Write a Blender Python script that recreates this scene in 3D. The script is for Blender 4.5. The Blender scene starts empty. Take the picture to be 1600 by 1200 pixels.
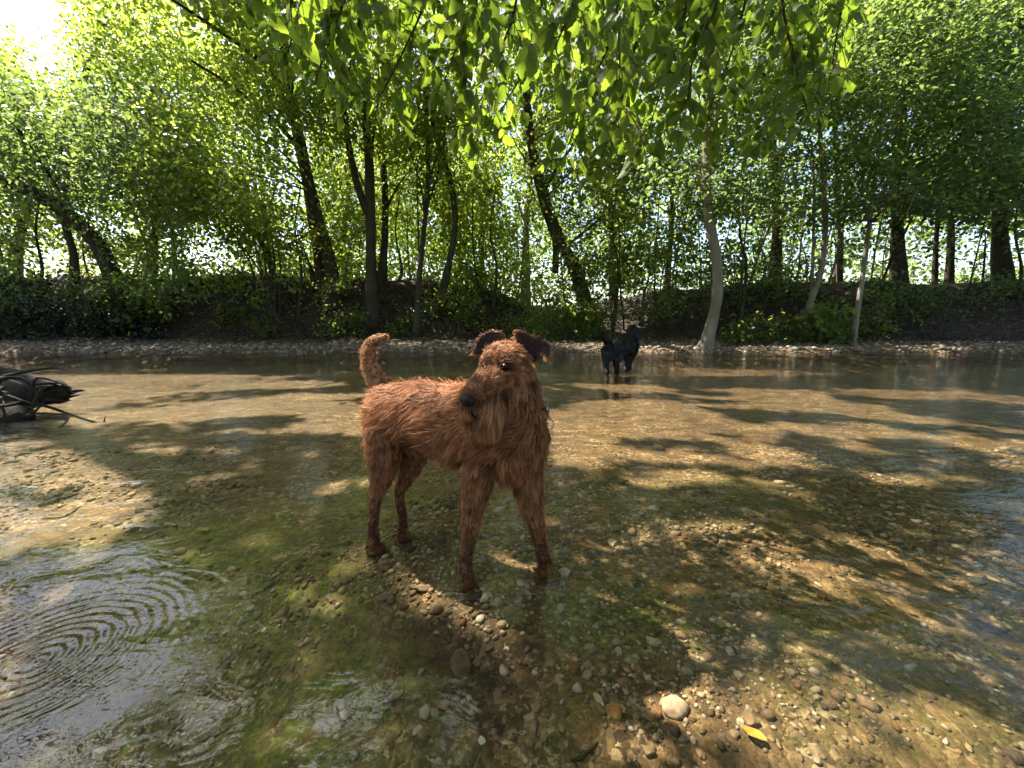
import bpy, math, random
import numpy as np
from mathutils import Vector
from mathutils.bvhtree import BVHTree

rnd = random.Random(7)
rng = np.random.default_rng(7)
scene = bpy.context.scene
COL = scene.collection

# ------------------------------------------------------------------ camera, sky, sun, exposure
CAM_H = 0.66
FPX = 610.0                       # focal length in pixels of the 1600 px wide photograph
PITCH = math.radians(10.2)
cam_d = bpy.data.cameras.new('camera')
cam_d.sensor_width = 36.0
cam_d.lens = 36.0 * FPX / 1600.0
cam_d.clip_start = 0.05
cam_d.clip_end = 3000
cam = bpy.data.objects.new('camera', cam_d)
COL.objects.link(cam)
cam.location = (0, 0, CAM_H)
cam.rotation_euler = (math.pi / 2 - PITCH, 0, 0)
scene.camera = cam

SUN_AZ, SUN_EL = -52.0, 55.0      # degrees from straight ahead, and above the horizon
azr, elr = math.radians(SUN_AZ), math.radians(SUN_EL)
SUN = np.array([math.cos(elr) * math.sin(azr), math.cos(elr) * math.cos(azr), math.sin(elr)])

world = bpy.data.worlds.new('World')
scene.world = world
world.use_nodes = True
wn = world.node_tree
wn.nodes.clear()
wo = wn.nodes.new('ShaderNodeOutputWorld')
wb = wn.nodes.new('ShaderNodeBackground')
ws = wn.nodes.new('ShaderNodeTexSky')
ws.sky_type = 'NISHITA'
ws.sun_disc = False
ws.sun_elevation = elr
ws.sun_rotation = azr
ws.air_density = 1.0
ws.dust_density = 1.6
wb.inputs['Strength'].default_value = 0.10
wn.links.new(ws.outputs[0], wb.inputs[0])
wn.links.new(wb.outputs[0], wo.inputs[0])

sun_d = bpy.data.lights.new('sun', 'SUN')
sun_d.energy = 5.0
sun_d.angle = math.radians(0.5)
sun_d.color = (1.0, 0.93, 0.80)
sun = bpy.data.objects.new('sun', sun_d)
COL.objects.link(sun)
sun.rotation_euler = Vector(SUN).to_track_quat('Z', 'Y').to_euler()
sun.location = (-20, 20, 20)

scene.view_settings.view_transform = 'Standard'
scene.view_settings.look = 'None'
scene.view_settings.gamma = 1.0
scene.view_settings.exposure = 2.08
scene.render.engine = 'CYCLES'
cy = scene.cycles
cy.max_bounces = 6
cy.diffuse_bounces = 3
cy.use_adaptive_sampling = True
cy.adaptive_threshold = 0.025
cy.glossy_bounces = 3
cy.transmission_bounces = 5
cy.transparent_max_bounces = 10
cy.caustics_reflective = False
cy.caustics_refractive = False
cy.sample_clamp_indirect = 6.0
cy.use_denoising = True

# ------------------------------------------------------------------ helpers
CP, SP = math.cos(PITCH), math.sin(PITCH)

def at(px, py, Y):
    """world point at forward distance Y seen at that place of the 1600x1200 photograph (a survey helper)"""
    v = py - 600.0
    t = Y / (FPX * CP - v * SP)
    return np.array([(px - 800.0) * t, Y, CAM_H - (v * CP + FPX * SP) * t])

def on(px, py, z=0.0):
    v = py - 600.0
    t = (CAM_H - z) / (v * CP + FPX * SP)
    return np.array([(px - 800.0) * t, (FPX * CP - v * SP) * t, z])

def mesh_np(name, verts, faces_idx, loop_counts, attrs=None, smooth=False):
    me = bpy.data.meshes.new(name)
    nv, nl, nf = len(verts), len(faces_idx), len(loop_counts)
    me.vertices.add(nv)
    me.vertices.foreach_set('co', np.ascontiguousarray(verts, dtype=np.float32).ravel())
    me.loops.add(nl)
    me.loops.foreach_set('vertex_index', np.ascontiguousarray(faces_idx, dtype=np.int32).ravel())
    me.polygons.add(nf)
    st = np.zeros(nf, dtype=np.int32)
    st[1:] = np.cumsum(loop_counts)[:-1]
    me.polygons.foreach_set('loop_start', st)
    if smooth:
        me.polygons.foreach_set('use_smooth', np.ones(nf, dtype=bool))
    for k, a in (attrs or {}).items():
        a = np.asarray(a, dtype=np.float32)
        if a.ndim == 1:
            at_ = me.attributes.new(k, 'FLOAT', 'POINT')
            at_.data.foreach_set('value', a)
        else:
            at_ = me.attributes.new(k, 'FLOAT_COLOR', 'POINT')
            if a.shape[1] == 3:
                a = np.concatenate([a, np.ones((len(a), 1), np.float32)], 1)
            at_.data.foreach_set('color', np.ascontiguousarray(a).ravel())
    me.update(calc_edges=True)
    me.validate()
    return me

def link(name, me, mat=None, parent=None, loc=None):
    o = bpy.data.objects.new(name, me)
    COL.objects.link(o)
    if mat is not None and me is not None:
        if len(me.materials) == 0:
            me.materials.append(mat)
    if parent is not None:
        o.parent = parent
        if parent.type == 'EMPTY':
            o.location = -Vector(parent.location)
    if loc is not None:
        o.location = loc
    return o

def tag(o, label=None, cat=None, group=None, kind=None):
    if label: o['label'] = label
    if cat: o['category'] = cat
    if group: o['group'] = group
    if kind: o['kind'] = kind
    return o

def thing(name, loc, label, cat, group=None):
    o = bpy.data.objects.new(name, None)
    COL.objects.link(o)
    o.location = Vector(loc)
    o.empty_display_size = 0.1
    return tag(o, label, cat, group)

def nrm(a):
    a = np.asarray(a, float)
    return a / np.maximum(np.linalg.norm(a, axis=-1, keepdims=True), 1e-9)

def catmull(P, n):
    """resample rows of P (any columns) with n steps per segment"""
    P = np.asarray(P, float)
    if len(P) == 2:
        s = np.linspace(0, 1, n + 1)[:, None]
        return P[0] * (1 - s) + P[1] * s
    Q = np.vstack([2 * P[0] - P[1], P, 2 * P[-1] - P[-2]])
    out = []
    for i in range(1, len(Q) - 2):
        p0, p1, p2, p3 = Q[i - 1], Q[i], Q[i + 1], Q[i + 2]
        for k in range(n):
            s = k / n
            out.append(0.5 * (2 * p1 + (p2 - p0) * s + (2 * p0 - 5 * p1 + 4 * p2 - p3) * s * s
                              + (3 * p1 - p0 - 3 * p2 + p3) * s ** 3))
    out.append(P[-1])
    return np.array(out)

def tube_np(pts, rad, sides=8, rough=0.0, seed=0, rb=None, side_hint=None, cap=True, v0=0):
    """closed tube through pts; returns verts, list of faces"""
    pts = np.asarray(pts, float)
    n = len(pts)
    rad = np.asarray(rad, float) * np.ones(n)
    rbv = rad if rb is None else np.asarray(rb, float) * np.ones(n)
    T = nrm(np.gradient(pts, axis=0))
    hint = np.array([0.31, 0.95, 0.07]) if side_hint is None else np.asarray(side_hint, float)
    V = []
    g = np.random.default_rng(seed)
    ph = g.uniform(0, 6.28, 6)
    ang = np.arange(sides) / sides * 2 * math.pi
    for i in range(n):
        A = np.cross(T[i], hint)
        if np.linalg.norm(A) < 1e-3:
            A = np.cross(T[i], np.array([1.0, 0.2, 0.1]))
        A = A / np.linalg.norm(A)
        B = np.cross(T[i], A)
        r = 1 + rough * (np.sin(3 * ang + ph[0] + i * .35) * .5 + np.sin(5 * ang + ph[1] - i * .5) * .35
                         + np.sin(2 * ang + ph[2] + i * 1.1) * .5 + g.normal(0, .25, sides))
        V.append(pts[i] + np.outer(np.cos(ang) * r * rad[i], A) + np.outer(np.sin(ang) * r * rbv[i], B))
    V = np.concatenate(V)
    F = []
    for i in range(n - 1):
        for k in range(sides):
            a = i * sides + k
            b = i * sides + (k + 1) % sides
            F.append((v0 + a, v0 + b, v0 + b + sides, v0 + a + sides))
    if cap:
        e0 = pts[0] - T[0] * min(rad[0], rbv[0]) * .6
        e1 = pts[-1] + T[-1] * min(rad[-1], rbv[-1]) * .6
        i0 = len(V)
        V = np.vstack([V, e0, e1])
        for k in range(sides):
            F.append((v0 + (k + 1) % sides, v0 + k, v0 + i0))
            F.append((v0 + (n - 1) * sides + k, v0 + (n - 1) * sides + (k + 1) % sides, v0 + i0 + 1))
    return V, F

class MB:
    def __init__(self):
        self.V, self.F, self.n, self.A = [], [], 0, []
    def tube(self, pts, rad, **k):
        V, F = tube_np(pts, rad, v0=self.n, **k)
        self.V.append(V); self.F += F; self.n += len(V)
    def add(self, V, F):
        V = np.asarray(V, float)
        self.V.append(V)
        self.F += [tuple(i + self.n for i in f) for f in F]
        self.n += len(V)
    def mesh(self, name, smooth=True, attrs=None):
        V = np.concatenate(self.V)
        return mesh_np(name, V, np.array([i for f in self.F for i in f]), np.array([len(f) for f in self.F]), attrs, smooth)

def ptube(pts, rad, sides=8, steps=4, **k):
    R = catmull(np.column_stack([np.asarray(pts, float), np.asarray(rad, float)]), steps)
    mb = MB()
    mb.tube(R[:, :3], np.maximum(R[:, 3], 1e-4), sides=sides, **k)
    return mb

# value noise for terrain
_tab = np.random.default_rng(3).random((256, 256))
def vnoise(x, y):
    xi, yi = np.floor(x).astype(int), np.floor(y).astype(int)
    fx, fy = x - xi, y - yi
    fx, fy = fx * fx * (3 - 2 * fx), fy * fy * (3 - 2 * fy)
    g = lambda a, b: _tab[a % 256, b % 256]
    return (g(xi, yi) * (1 - fx) + g(xi + 1, yi) * fx) * (1 - fy) + (g(xi, yi + 1) * (1 - fx) + g(xi + 1, yi + 1) * fx) * fy
def fbm(x, y, o=3):
    s, a = 0, .5
    for k in range(o):
        s = s + a * vnoise(x * 2 ** k + 17.3 * k, y * 2 ** k + 5.1 * k)
        a *= .5
    return s
def sstep(a, b, x):
    t = np.clip((x - a) / (b - a), 0, 1)
    return t * t * (3 - 2 * t)

def terrain(x, y):
    x = np.asarray(x, float); y = np.asarray(y, float)
    bed = -0.085 - 0.05 * (fbm(x * .7, y * .7) - .45) - .02 * (fbm(x * 4, y * 4) - .45)
    bed = bed + .035 * np.exp(-(((x - .55) / .5) ** 2 + ((y - .55) / .3) ** 2))      # shallow gravel bar
    bed = bed + .03 * np.exp(-(((x - 1.0) / 1.0) ** 2 + ((y - 1.35) / .4) ** 2))
    bed = bed + .03 * np.exp(-(((x + 2.2) / 1.2) ** 2 + ((y - 2.0) / .5) ** 2))
    bed = bed + .030 * np.exp(-(((x + .15) / .45) ** 2 + ((y - 1.03) / .25) ** 2))
    bed = bed - .16 * np.exp(-(((x + 1.05) / .42) ** 2 + ((y - .55) / .33) ** 2))     # pool at the left
    bed = bed - .10 * sstep(4.6, 5.6, y)
    yy = y + .25 * (fbm(x * .5 + 3, y * 0 + 2) - .45) + .10 * (fbm(x * 2.2 + 9, y * 0 + 4) - .45)
    shore = 0.24 * sstep(6.2, 7.0, yy) + .09 * sstep(6.9, 8.0, yy) + .06 * sstep(7.1, 7.7, yy) * (fbm(x * 1.3, y * 1.6) - .3)
    H = 1.24 - .62 * np.exp(-((x - 1.7) / 2.1) ** 2) + .10 * np.exp(-((x + 6) / 2.5) ** 2) + .34 * (fbm(x * .8, y * .2 + 3) - .45)
    top = sstep(7.9, 9.7 + 1.8 * np.exp(-((x - 1.6) / 2.2) ** 2), yy)
    bank = H * top + .30 * top * (fbm(x * 1.7, y * 1.7) - .45)
    near = 1.0 * sstep(-1.6, -3.4, y)
    return bed + shore + bank + near - .0 * x

# ------------------------------------------------------------------ materials
def new_mat(name):
    m = bpy.data.materials.new(name)
    m.use_nodes = True
    nt = m.node_tree
    nt.nodes.clear()
    out = nt.nodes.new('ShaderNodeOutputMaterial')
    return m, nt, out

def nd(nt, t, **kw):
    n = nt.nodes.new(t)
    for k, v in kw.items():
        if k.startswith('i_'):
            n.inputs[k[2:].replace('_', ' ')].default_value = v
        else:
            setattr(n, k, v)
    return n

def ramp(nt, src, stops):
    r = nt.nodes.new('ShaderNodeValToRGB')
    el = r.color_ramp.elements
    while len(el) > 1: el.remove(el[-1])
    el[0].position, el[0].color = stops[0][0], (*stops[0][1], 1)
    for p, c in stops[1:]:
        e = el.new(p); e.color = (*c, 1)
    nt.links.new(src, r.inputs[0])
    return r.outputs[0]

def mixc(nt, fac, a, b, mode='MIX'):
    m = nt.nodes.new('ShaderNodeMix'); m.data_type = 'RGBA'; m.blend_type = mode
    for sock, v in ((m.inputs[0], fac), (m.inputs[6], a), (m.inputs[7], b)):
        if hasattr(v, 'is_output') or isinstance(v, bpy.types.NodeSocket): nt.links.new(v, sock)
        elif isinstance(v, (int, float)): sock.default_value = v
        else: sock.default_value = (*v, 1)
    return m.outputs[2]

def math_n(nt, op, a, b=None, clamp=False):
    m = nt.nodes.new('ShaderNodeMath'); m.operation = op; m.use_clamp = clamp
    for sock, v in ((m.inputs[0], a), (m.inputs[1], b)):
        if v is None: continue
        if isinstance(v, (int, float)): sock.default_value = v
        else: nt.links.new(v, sock)
    return m.outputs[0]

def leaf_mat(name, refl, trans, tw=.5, gloss=.45, veins=False):
    """refl / trans: ramps over the per-leaf value"""
    m, nt, out = new_mat(name)
    if veins:
        oi = nd(nt, 'ShaderNodeObjectInfo'); v = oi.outputs['Random']
    else:
        a = nd(nt, 'ShaderNodeAttribute', attribute_name='v'); v = a.outputs['Fac']
    cr = ramp(nt, v, refl)
    ct = ramp(nt, v, trans)
    p = nd(nt, 'ShaderNodeBsdfPrincipled')
    p.inputs['Roughness'].default_value = gloss
    p.inputs['Specular IOR Level'].default_value = .35
    t = nd(nt, 'ShaderNodeBsdfTranslucent')
    if veins:
        tc = nd(nt, 'ShaderNodeTexCoord')
        sx = nd(nt, 'ShaderNodeSeparateXYZ')
        nt.links.new(tc.outputs['Object'], sx.inputs[0])
        ax = math_n(nt, 'ABSOLUTE', sx.outputs[0])
        s = math_n(nt, 'SUBTRACT', sx.outputs[1], math_n(nt, 'MULTIPLY', ax, .75))
        w = math_n(nt, 'SINE', math_n(nt, 'MULTIPLY', s, 2 * math.pi / .0068))
        w = math_n(nt, 'POWER', math_n(nt, 'ADD', math_n(nt, 'MULTIPLY', w, .5), .5), 5.0)
        mid = math_n(nt, 'LESS_THAN', ax, .0009)
        vein = math_n(nt, 'MAXIMUM', w, mid)
        vf = math_n(nt, 'MULTIPLY', vein, .45)
        cr = mixc(nt, vf, cr, (.16, .24, .07))
        ct = mixc(nt, vf, ct, (.10, .17, .015))
        b = nd(nt, 'ShaderNodeBump'); b.inputs['Strength'].default_value = .5; b.inputs['Distance'].default_value = .0012
        nt.links.new(w, b.inputs['Height'])
        nt.links.new(b.outputs[0], p.inputs['Normal'])
        nz = nd(nt, 'ShaderNodeTexNoise'); nz.inputs['Scale'].default_value = 90
        nt.links.new(tc.outputs['Object'], nz.inputs['Vector'])
        ct = mixc(nt, .35, ct, mixc(nt, nz.outputs[0], (.10, .18, .01), (.42, .52, .06)))
    nt.links.new(cr, p.inputs['Base Color'])
    nt.links.new(ct, t.inputs['Color'])
    mx = nd(nt, 'ShaderNodeMixShader'); mx.inputs[0].default_value = tw
    nt.links.new(p.outputs[0], mx.inputs[1]); nt.links.new(t.outputs[0], mx.inputs[2])
    nt.links.new(mx.outputs[0], out.inputs[0])
    return m

M = {}
M['leaf_yellow'] = leaf_mat('sunny_leaf', [(0, (.045, .065, .018)), (1, (.115, .14, .04))], [(0, (.26, .38, .035)), (1, (.56, .66, .10))], .58)
M['leaf_green'] = leaf_mat('green_leaf', [(0, (.032, .055, .018)), (1, (.075, .11, .034))], [(0, (.20, .29, .03)), (1, (.44, .50, .07))], .53)
M['leaf_dark'] = leaf_mat('beech_leaf', [(0, (.022, .042, .016)), (1, (.06, .09, .034))], [(0, (.13, .22, .04)), (1, (.36, .46, .11))], .5)
M['leaf_wood'] = leaf_mat('far_leaf', [(0, (.03, .055, .018)), (1, (.085, .12, .035))], [(0, (.22, .34, .03)), (1, (.50, .60, .09))], .56)
M['leaf_ivy'] = leaf_mat('shaded_ivy_leaf', [(0, (.008, .016, .008)), (1, (.024, .04, .016))], [(0, (.02, .04, .01)), (1, (.05, .08, .018))], .2, gloss=.25)  # leaf colour darkened to carry the shade of taller trees behind
M['leaf_near'] = leaf_mat('hornbeam_leaf', [(0, (.045, .075, .02)), (1, (.10, .14, .036))], [(0, (.20, .36, .02)), (1, (.46, .60, .05))], .58, veins=True)

def bark_mat(name, c1, c2, scale=14, moss=0.0, bump=.6):
    m, nt, out = new_mat(name)
    tc = nd(nt, 'ShaderNodeTexCoord')
    mp = nd(nt, 'ShaderNodeMapping'); mp.inputs['Scale'].default_value = (1, 1, .22)
    nt.links.new(tc.outputs['Object'], mp.inputs[0])
    n = nd(nt, 'ShaderNodeTexNoise'); n.inputs['Scale'].default_value = scale; n.inputs['Detail'].default_value = 6; n.inputs['Roughness'].default_value = .7
    nt.links.new(mp.outputs[0], n.inputs['Vector'])
    n2 = nd(nt, 'ShaderNodeTexNoise'); n2.inputs['Scale'].default_value = 2.2; n2.inputs['Detail'].default_value = 4
    nt.links.new(tc.outputs['Object'], n2.inputs['Vector'])
    c = ramp(nt, n.outputs[0], [(.3, c1), (.7, c2)])
    if moss:
        f = nd(nt, 'ShaderNodeMapRange'); f.inputs[1].default_value = .48; f.inputs[2].default_value = .68; f.inputs[4].default_value = moss
        nt.links.new(n2.outputs[0], f.inputs[0])
        c = mixc(nt, f.outputs[0], c, (.07, .085, .03))
    p = nd(nt, 'ShaderNodeBsdfPrincipled'); p.inputs['Roughness'].default_value = .85; p.inputs['Specular IOR Level'].default_value = .2
    nt.links.new(c, p.inputs['Base Color'])
    b = nd(nt, 'ShaderNodeBump'); b.inputs['Strength'].default_value = bump; b.inputs['Distance'].default_value = .02
    nt.links.new(n.outputs[0], b.inputs['Height']); nt.links.new(b.outputs[0], p.inputs['Normal'])
    nt.links.new(p.outputs[0], out.inputs[0])
    return m
M['bark'] = bark_mat('dark_bark', (.022, .017, .013), (.085, .068, .05), 16, .5, 1.0)
M['bark_pale'] = bark_mat('smooth_beech_bark', (.13, .115, .085), (.27, .245, .185), 9, .4, .3)
M['bark_dead'] = bark_mat('bleached_bark', (.22, .2, .17), (.42, .39, .33), 12, .1, .4)
M['twig'] = bark_mat('twig_bark', (.03, .022, .016), (.075, .055, .038), 60, 0, .3)
M['driftwood'] = bark_mat('wet_shaded_driftwood', (.008, .0065, .005), (.040, .032, .025), 18, .15, 1.0)  # wet wood, darkened further for the shade it lies in

def attr_col_mat(name, rough=.8, spec=.3, bump=0, bscale=60):
    m, nt, out = new_mat(name)
    a = nd(nt, 'ShaderNodeAttribute', attribute_name='col')
    p = nd(nt, 'ShaderNodeBsdfPrincipled'); p.inputs['Roughness'].default_value = rough; p.inputs['Specular IOR Level'].default_value = spec
    c = a.outputs['Color']
    if bump:
        tc = nd(nt, 'ShaderNodeTexCoord')
        n = nd(nt, 'ShaderNodeTexNoise'); n.inputs['Scale'].default_value = bscale; n.inputs['Detail'].default_value = 5
        nt.links.new(tc.outputs['Object'], n.inputs['Vector'])
        c = mixc(nt, 1.0, c, ramp(nt, n.outputs[0], [(.3, (.6, .6, .6)), (.7, (1.25, 1.22, 1.2))]), 'MULTIPLY')
        b = nd(nt, 'ShaderNodeBump'); b.inputs['Strength'].default_value = bump; b.inputs['Distance'].default_value = .004
        nt.links.new(n.outputs[0], b.inputs['Height']); nt.links.new(b.outputs[0], p.inputs['Normal'])
    nt.links.new(c, p.inputs['Base Color'])
    nt.links.new(p.outputs[0], out.inputs[0])
    return m
M['stone'] = attr_col_mat('wet_pebble', .75, .2, .5, 160)
M['litter'] = attr_col_mat('dry_leaf', .8, .2)

def stone_mat(name, c):
    m, nt, out = new_mat(name)
    tc = nd(nt, 'ShaderNodeTexCoord')
    n = nd(nt, 'ShaderNodeTexNoise'); n.inputs['Scale'].default_value = 70; n.inputs['Detail'].default_value = 6
    nt.links.new(tc.outputs['Object'], n.inputs['Vector'])
    p = nd(nt, 'ShaderNodeBsdfPrincipled'); p.inputs['Roughness'].default_value = .8; p.inputs['Specular IOR Level'].default_value = .15
    nt.links.new(ramp(nt, n.outputs[0], [(.3, tuple(x * .6 for x in c)), (.7, tuple(min(1, x * 1.25) for x in c))]), p.inputs['Base Color'])
    b = nd(nt, 'ShaderNodeBump'); b.inputs['Strength'].default_value = .5; b.inputs['Distance'].default_value = .003
    nt.links.new(n.outputs[0], b.inputs['Height']); nt.links.new(b.outputs[0], p.inputs['Normal'])
    nt.links.new(p.outputs[0], out.inputs[0])
    return m

def ground_mat():
    m, nt, out = new_mat('gravel_and_leaf_litter')
    tc = nd(nt, 'ShaderNodeTexCoord')
    O = tc.outputs['Object']
    za = nd(nt, 'ShaderNodeAttribute', attribute_name='soil')
    al = nd(nt, 'ShaderNodeAttribute', attribute_name='algae_and_reflection')
    mu = nd(nt, 'ShaderNodeAttribute', attribute_name='mud_and_reflection')
    dn = nd(nt, 'ShaderNodeTexNoise'); dn.inputs['Scale'].default_value = 55; dn.inputs['Detail'].default_value = 3; nt.links.new(O, dn.inputs['Vector'])
    dv = nd(nt, 'ShaderNodeVectorMath', operation='SCALE'); dv.inputs['Scale'].default_value = .022; nt.links.new(dn.outputs['Color'], dv.inputs[0])
    da = nd(nt, 'ShaderNodeVectorMath', operation='ADD'); nt.links.new(O, da.inputs[0]); nt.links.new(dv.outputs[0], da.inputs[1])
    OD = da.outputs[0]
    def vor(scale, rand=1.0):
        v = nd(nt, 'ShaderNodeTexVoronoi'); v.inputs['Scale'].default_value = scale; v.inputs['Randomness'].default_value = rand
        nt.links.new(OD, v.inputs['Vector']); return v
    def noi(scale, det=5, rough=.55):
        n = nd(nt, 'ShaderNodeTexNoise'); n.inputs['Scale'].default_value = scale; n.inputs['Detail'].default_value = det; n.inputs['Roughness'].default_value = rough
        nt.links.new(O, n.inputs['Vector']); return n
    v1, v2 = vor(125), vor(66)
    sx = nd(nt, 'ShaderNodeSeparateColor'); nt.links.new(v1.outputs['Color'], sx.inputs[0])
    sx2 = nd(nt, 'ShaderNodeSeparateColor'); nt.links.new(v2.outputs['Color'], sx2.inputs[0])
    stops = [(0, (.034, .024, .015)), (.3, (.08, .055, .031)), (.6, (.14, .096, .053)), (.82, (.215, .15, .085)), (1, (.36, .29, .20))]
    c1 = ramp(nt, sx.outputs[0], stops)
    c2 = ramp(nt, sx2.outputs[0], stops)
    big = math_n(nt, 'GREATER_THAN', sx2.outputs[1], .62)
    c = mixc(nt, big, c1, c2)
    n1 = noi(2.3, 4)
    c = mixc(nt, 1.0, c, ramp(nt, n1.outputs[0], [(.3, (.62, .6, .56)), (.65, (1.12, 1.1, 1.08))]), 'MULTIPLY')
    # silt between stones
    silt = noi(9, 5)
    fs = nd(nt, 'ShaderNodeMapRange'); fs.inputs[1].default_value = .42; fs.inputs[2].default_value = .6; fs.inputs[4].default_value = .8
    nt.links.new(silt.outputs[0], fs.inputs[0])
    c = mixc(nt, fs.outputs[0], c, (.10, .060, .030))
    mpx = nd(nt, 'ShaderNodeMapping'); mpx.inputs['Scale'].default_value = (.45, 1, 1); nt.links.new(O, mpx.inputs[0])
    nb = noi(15, 6, .75); nt.links.new(mpx.outputs[0], nb.inputs['Vector'])
    c = mixc(nt, 1.0, c, ramp(nt, nb.outputs[0], [(.32, (.38, .36, .34)), (.5, (.95, .93, .9)), (.68, (1.75, 1.66, 1.5))]), 'MULTIPLY')
    c = mixc(nt, mu.outputs['Fac'], c, (.022, .016, .010))
    # algae film, with the green reflection of the foliage painted in
    an = noi(26, 6, .7)
    fa = nd(nt, 'ShaderNodeMapRange'); fa.inputs[1].default_value = .36; fa.inputs[2].default_value = .6; fa.inputs[4].default_value = .95
    nt.links.new(an.outputs[0], fa.inputs[0])
    fa2 = math_n(nt, 'MULTIPLY', fa.outputs[0], al.outputs['Fac'], True)
    gcol = ramp(nt, noi(40, 5, .7).outputs[0], [(.3, (.02, .03, .007)), (.52, (.085, .115, .014)), (.68, (.22, .25, .03))])
    c = mixc(nt, fa2, c, gcol)
    # soil and leaf litter
    v3 = vor(30)
    sx3 = nd(nt, 'ShaderNodeSeparateColor'); nt.links.new(v3.outputs['Color'], sx3.inputs[0])
    cl = ramp(nt, sx3.outputs[0], [(0, (.014, .010, .007)), (.5, (.034, .022, .014)), (.85, (.07, .045, .027)), (1, (.15, .10, .065))])
    cl = mixc(nt, 1.0, cl, ramp(nt, noi(3.5).outputs[0], [(.3, (.5, .5, .5)), (.7, (1.1, 1.1, 1.1))]), 'MULTIPLY')
    c = mixc(nt, za.outputs['Fac'], c, cl)
    p = nd(nt, 'ShaderNodeBsdfPrincipled'); p.inputs['Roughness'].default_value = .75; p.inputs['Specular IOR Level'].default_value = .25
    nt.links.new(c, p.inputs['Base Color'])
    h = math_n(nt, 'ADD', math_n(nt, 'MULTIPLY', v1.outputs['Distance'], -.6), math_n(nt, 'MULTIPLY', v2.outputs['Distance'], -1.0))
    b = nd(nt, 'ShaderNodeBump'); b.inputs['Strength'].default_value = .7; b.inputs['Distance'].default_value = .005
    nt.links.new(h, b.inputs['Height']); nt.links.new(b.outputs[0], p.inputs['Normal'])
    nt.links.new(p.outputs[0], out.inputs[0])
    return m
M['ground'] = ground_mat()

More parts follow.
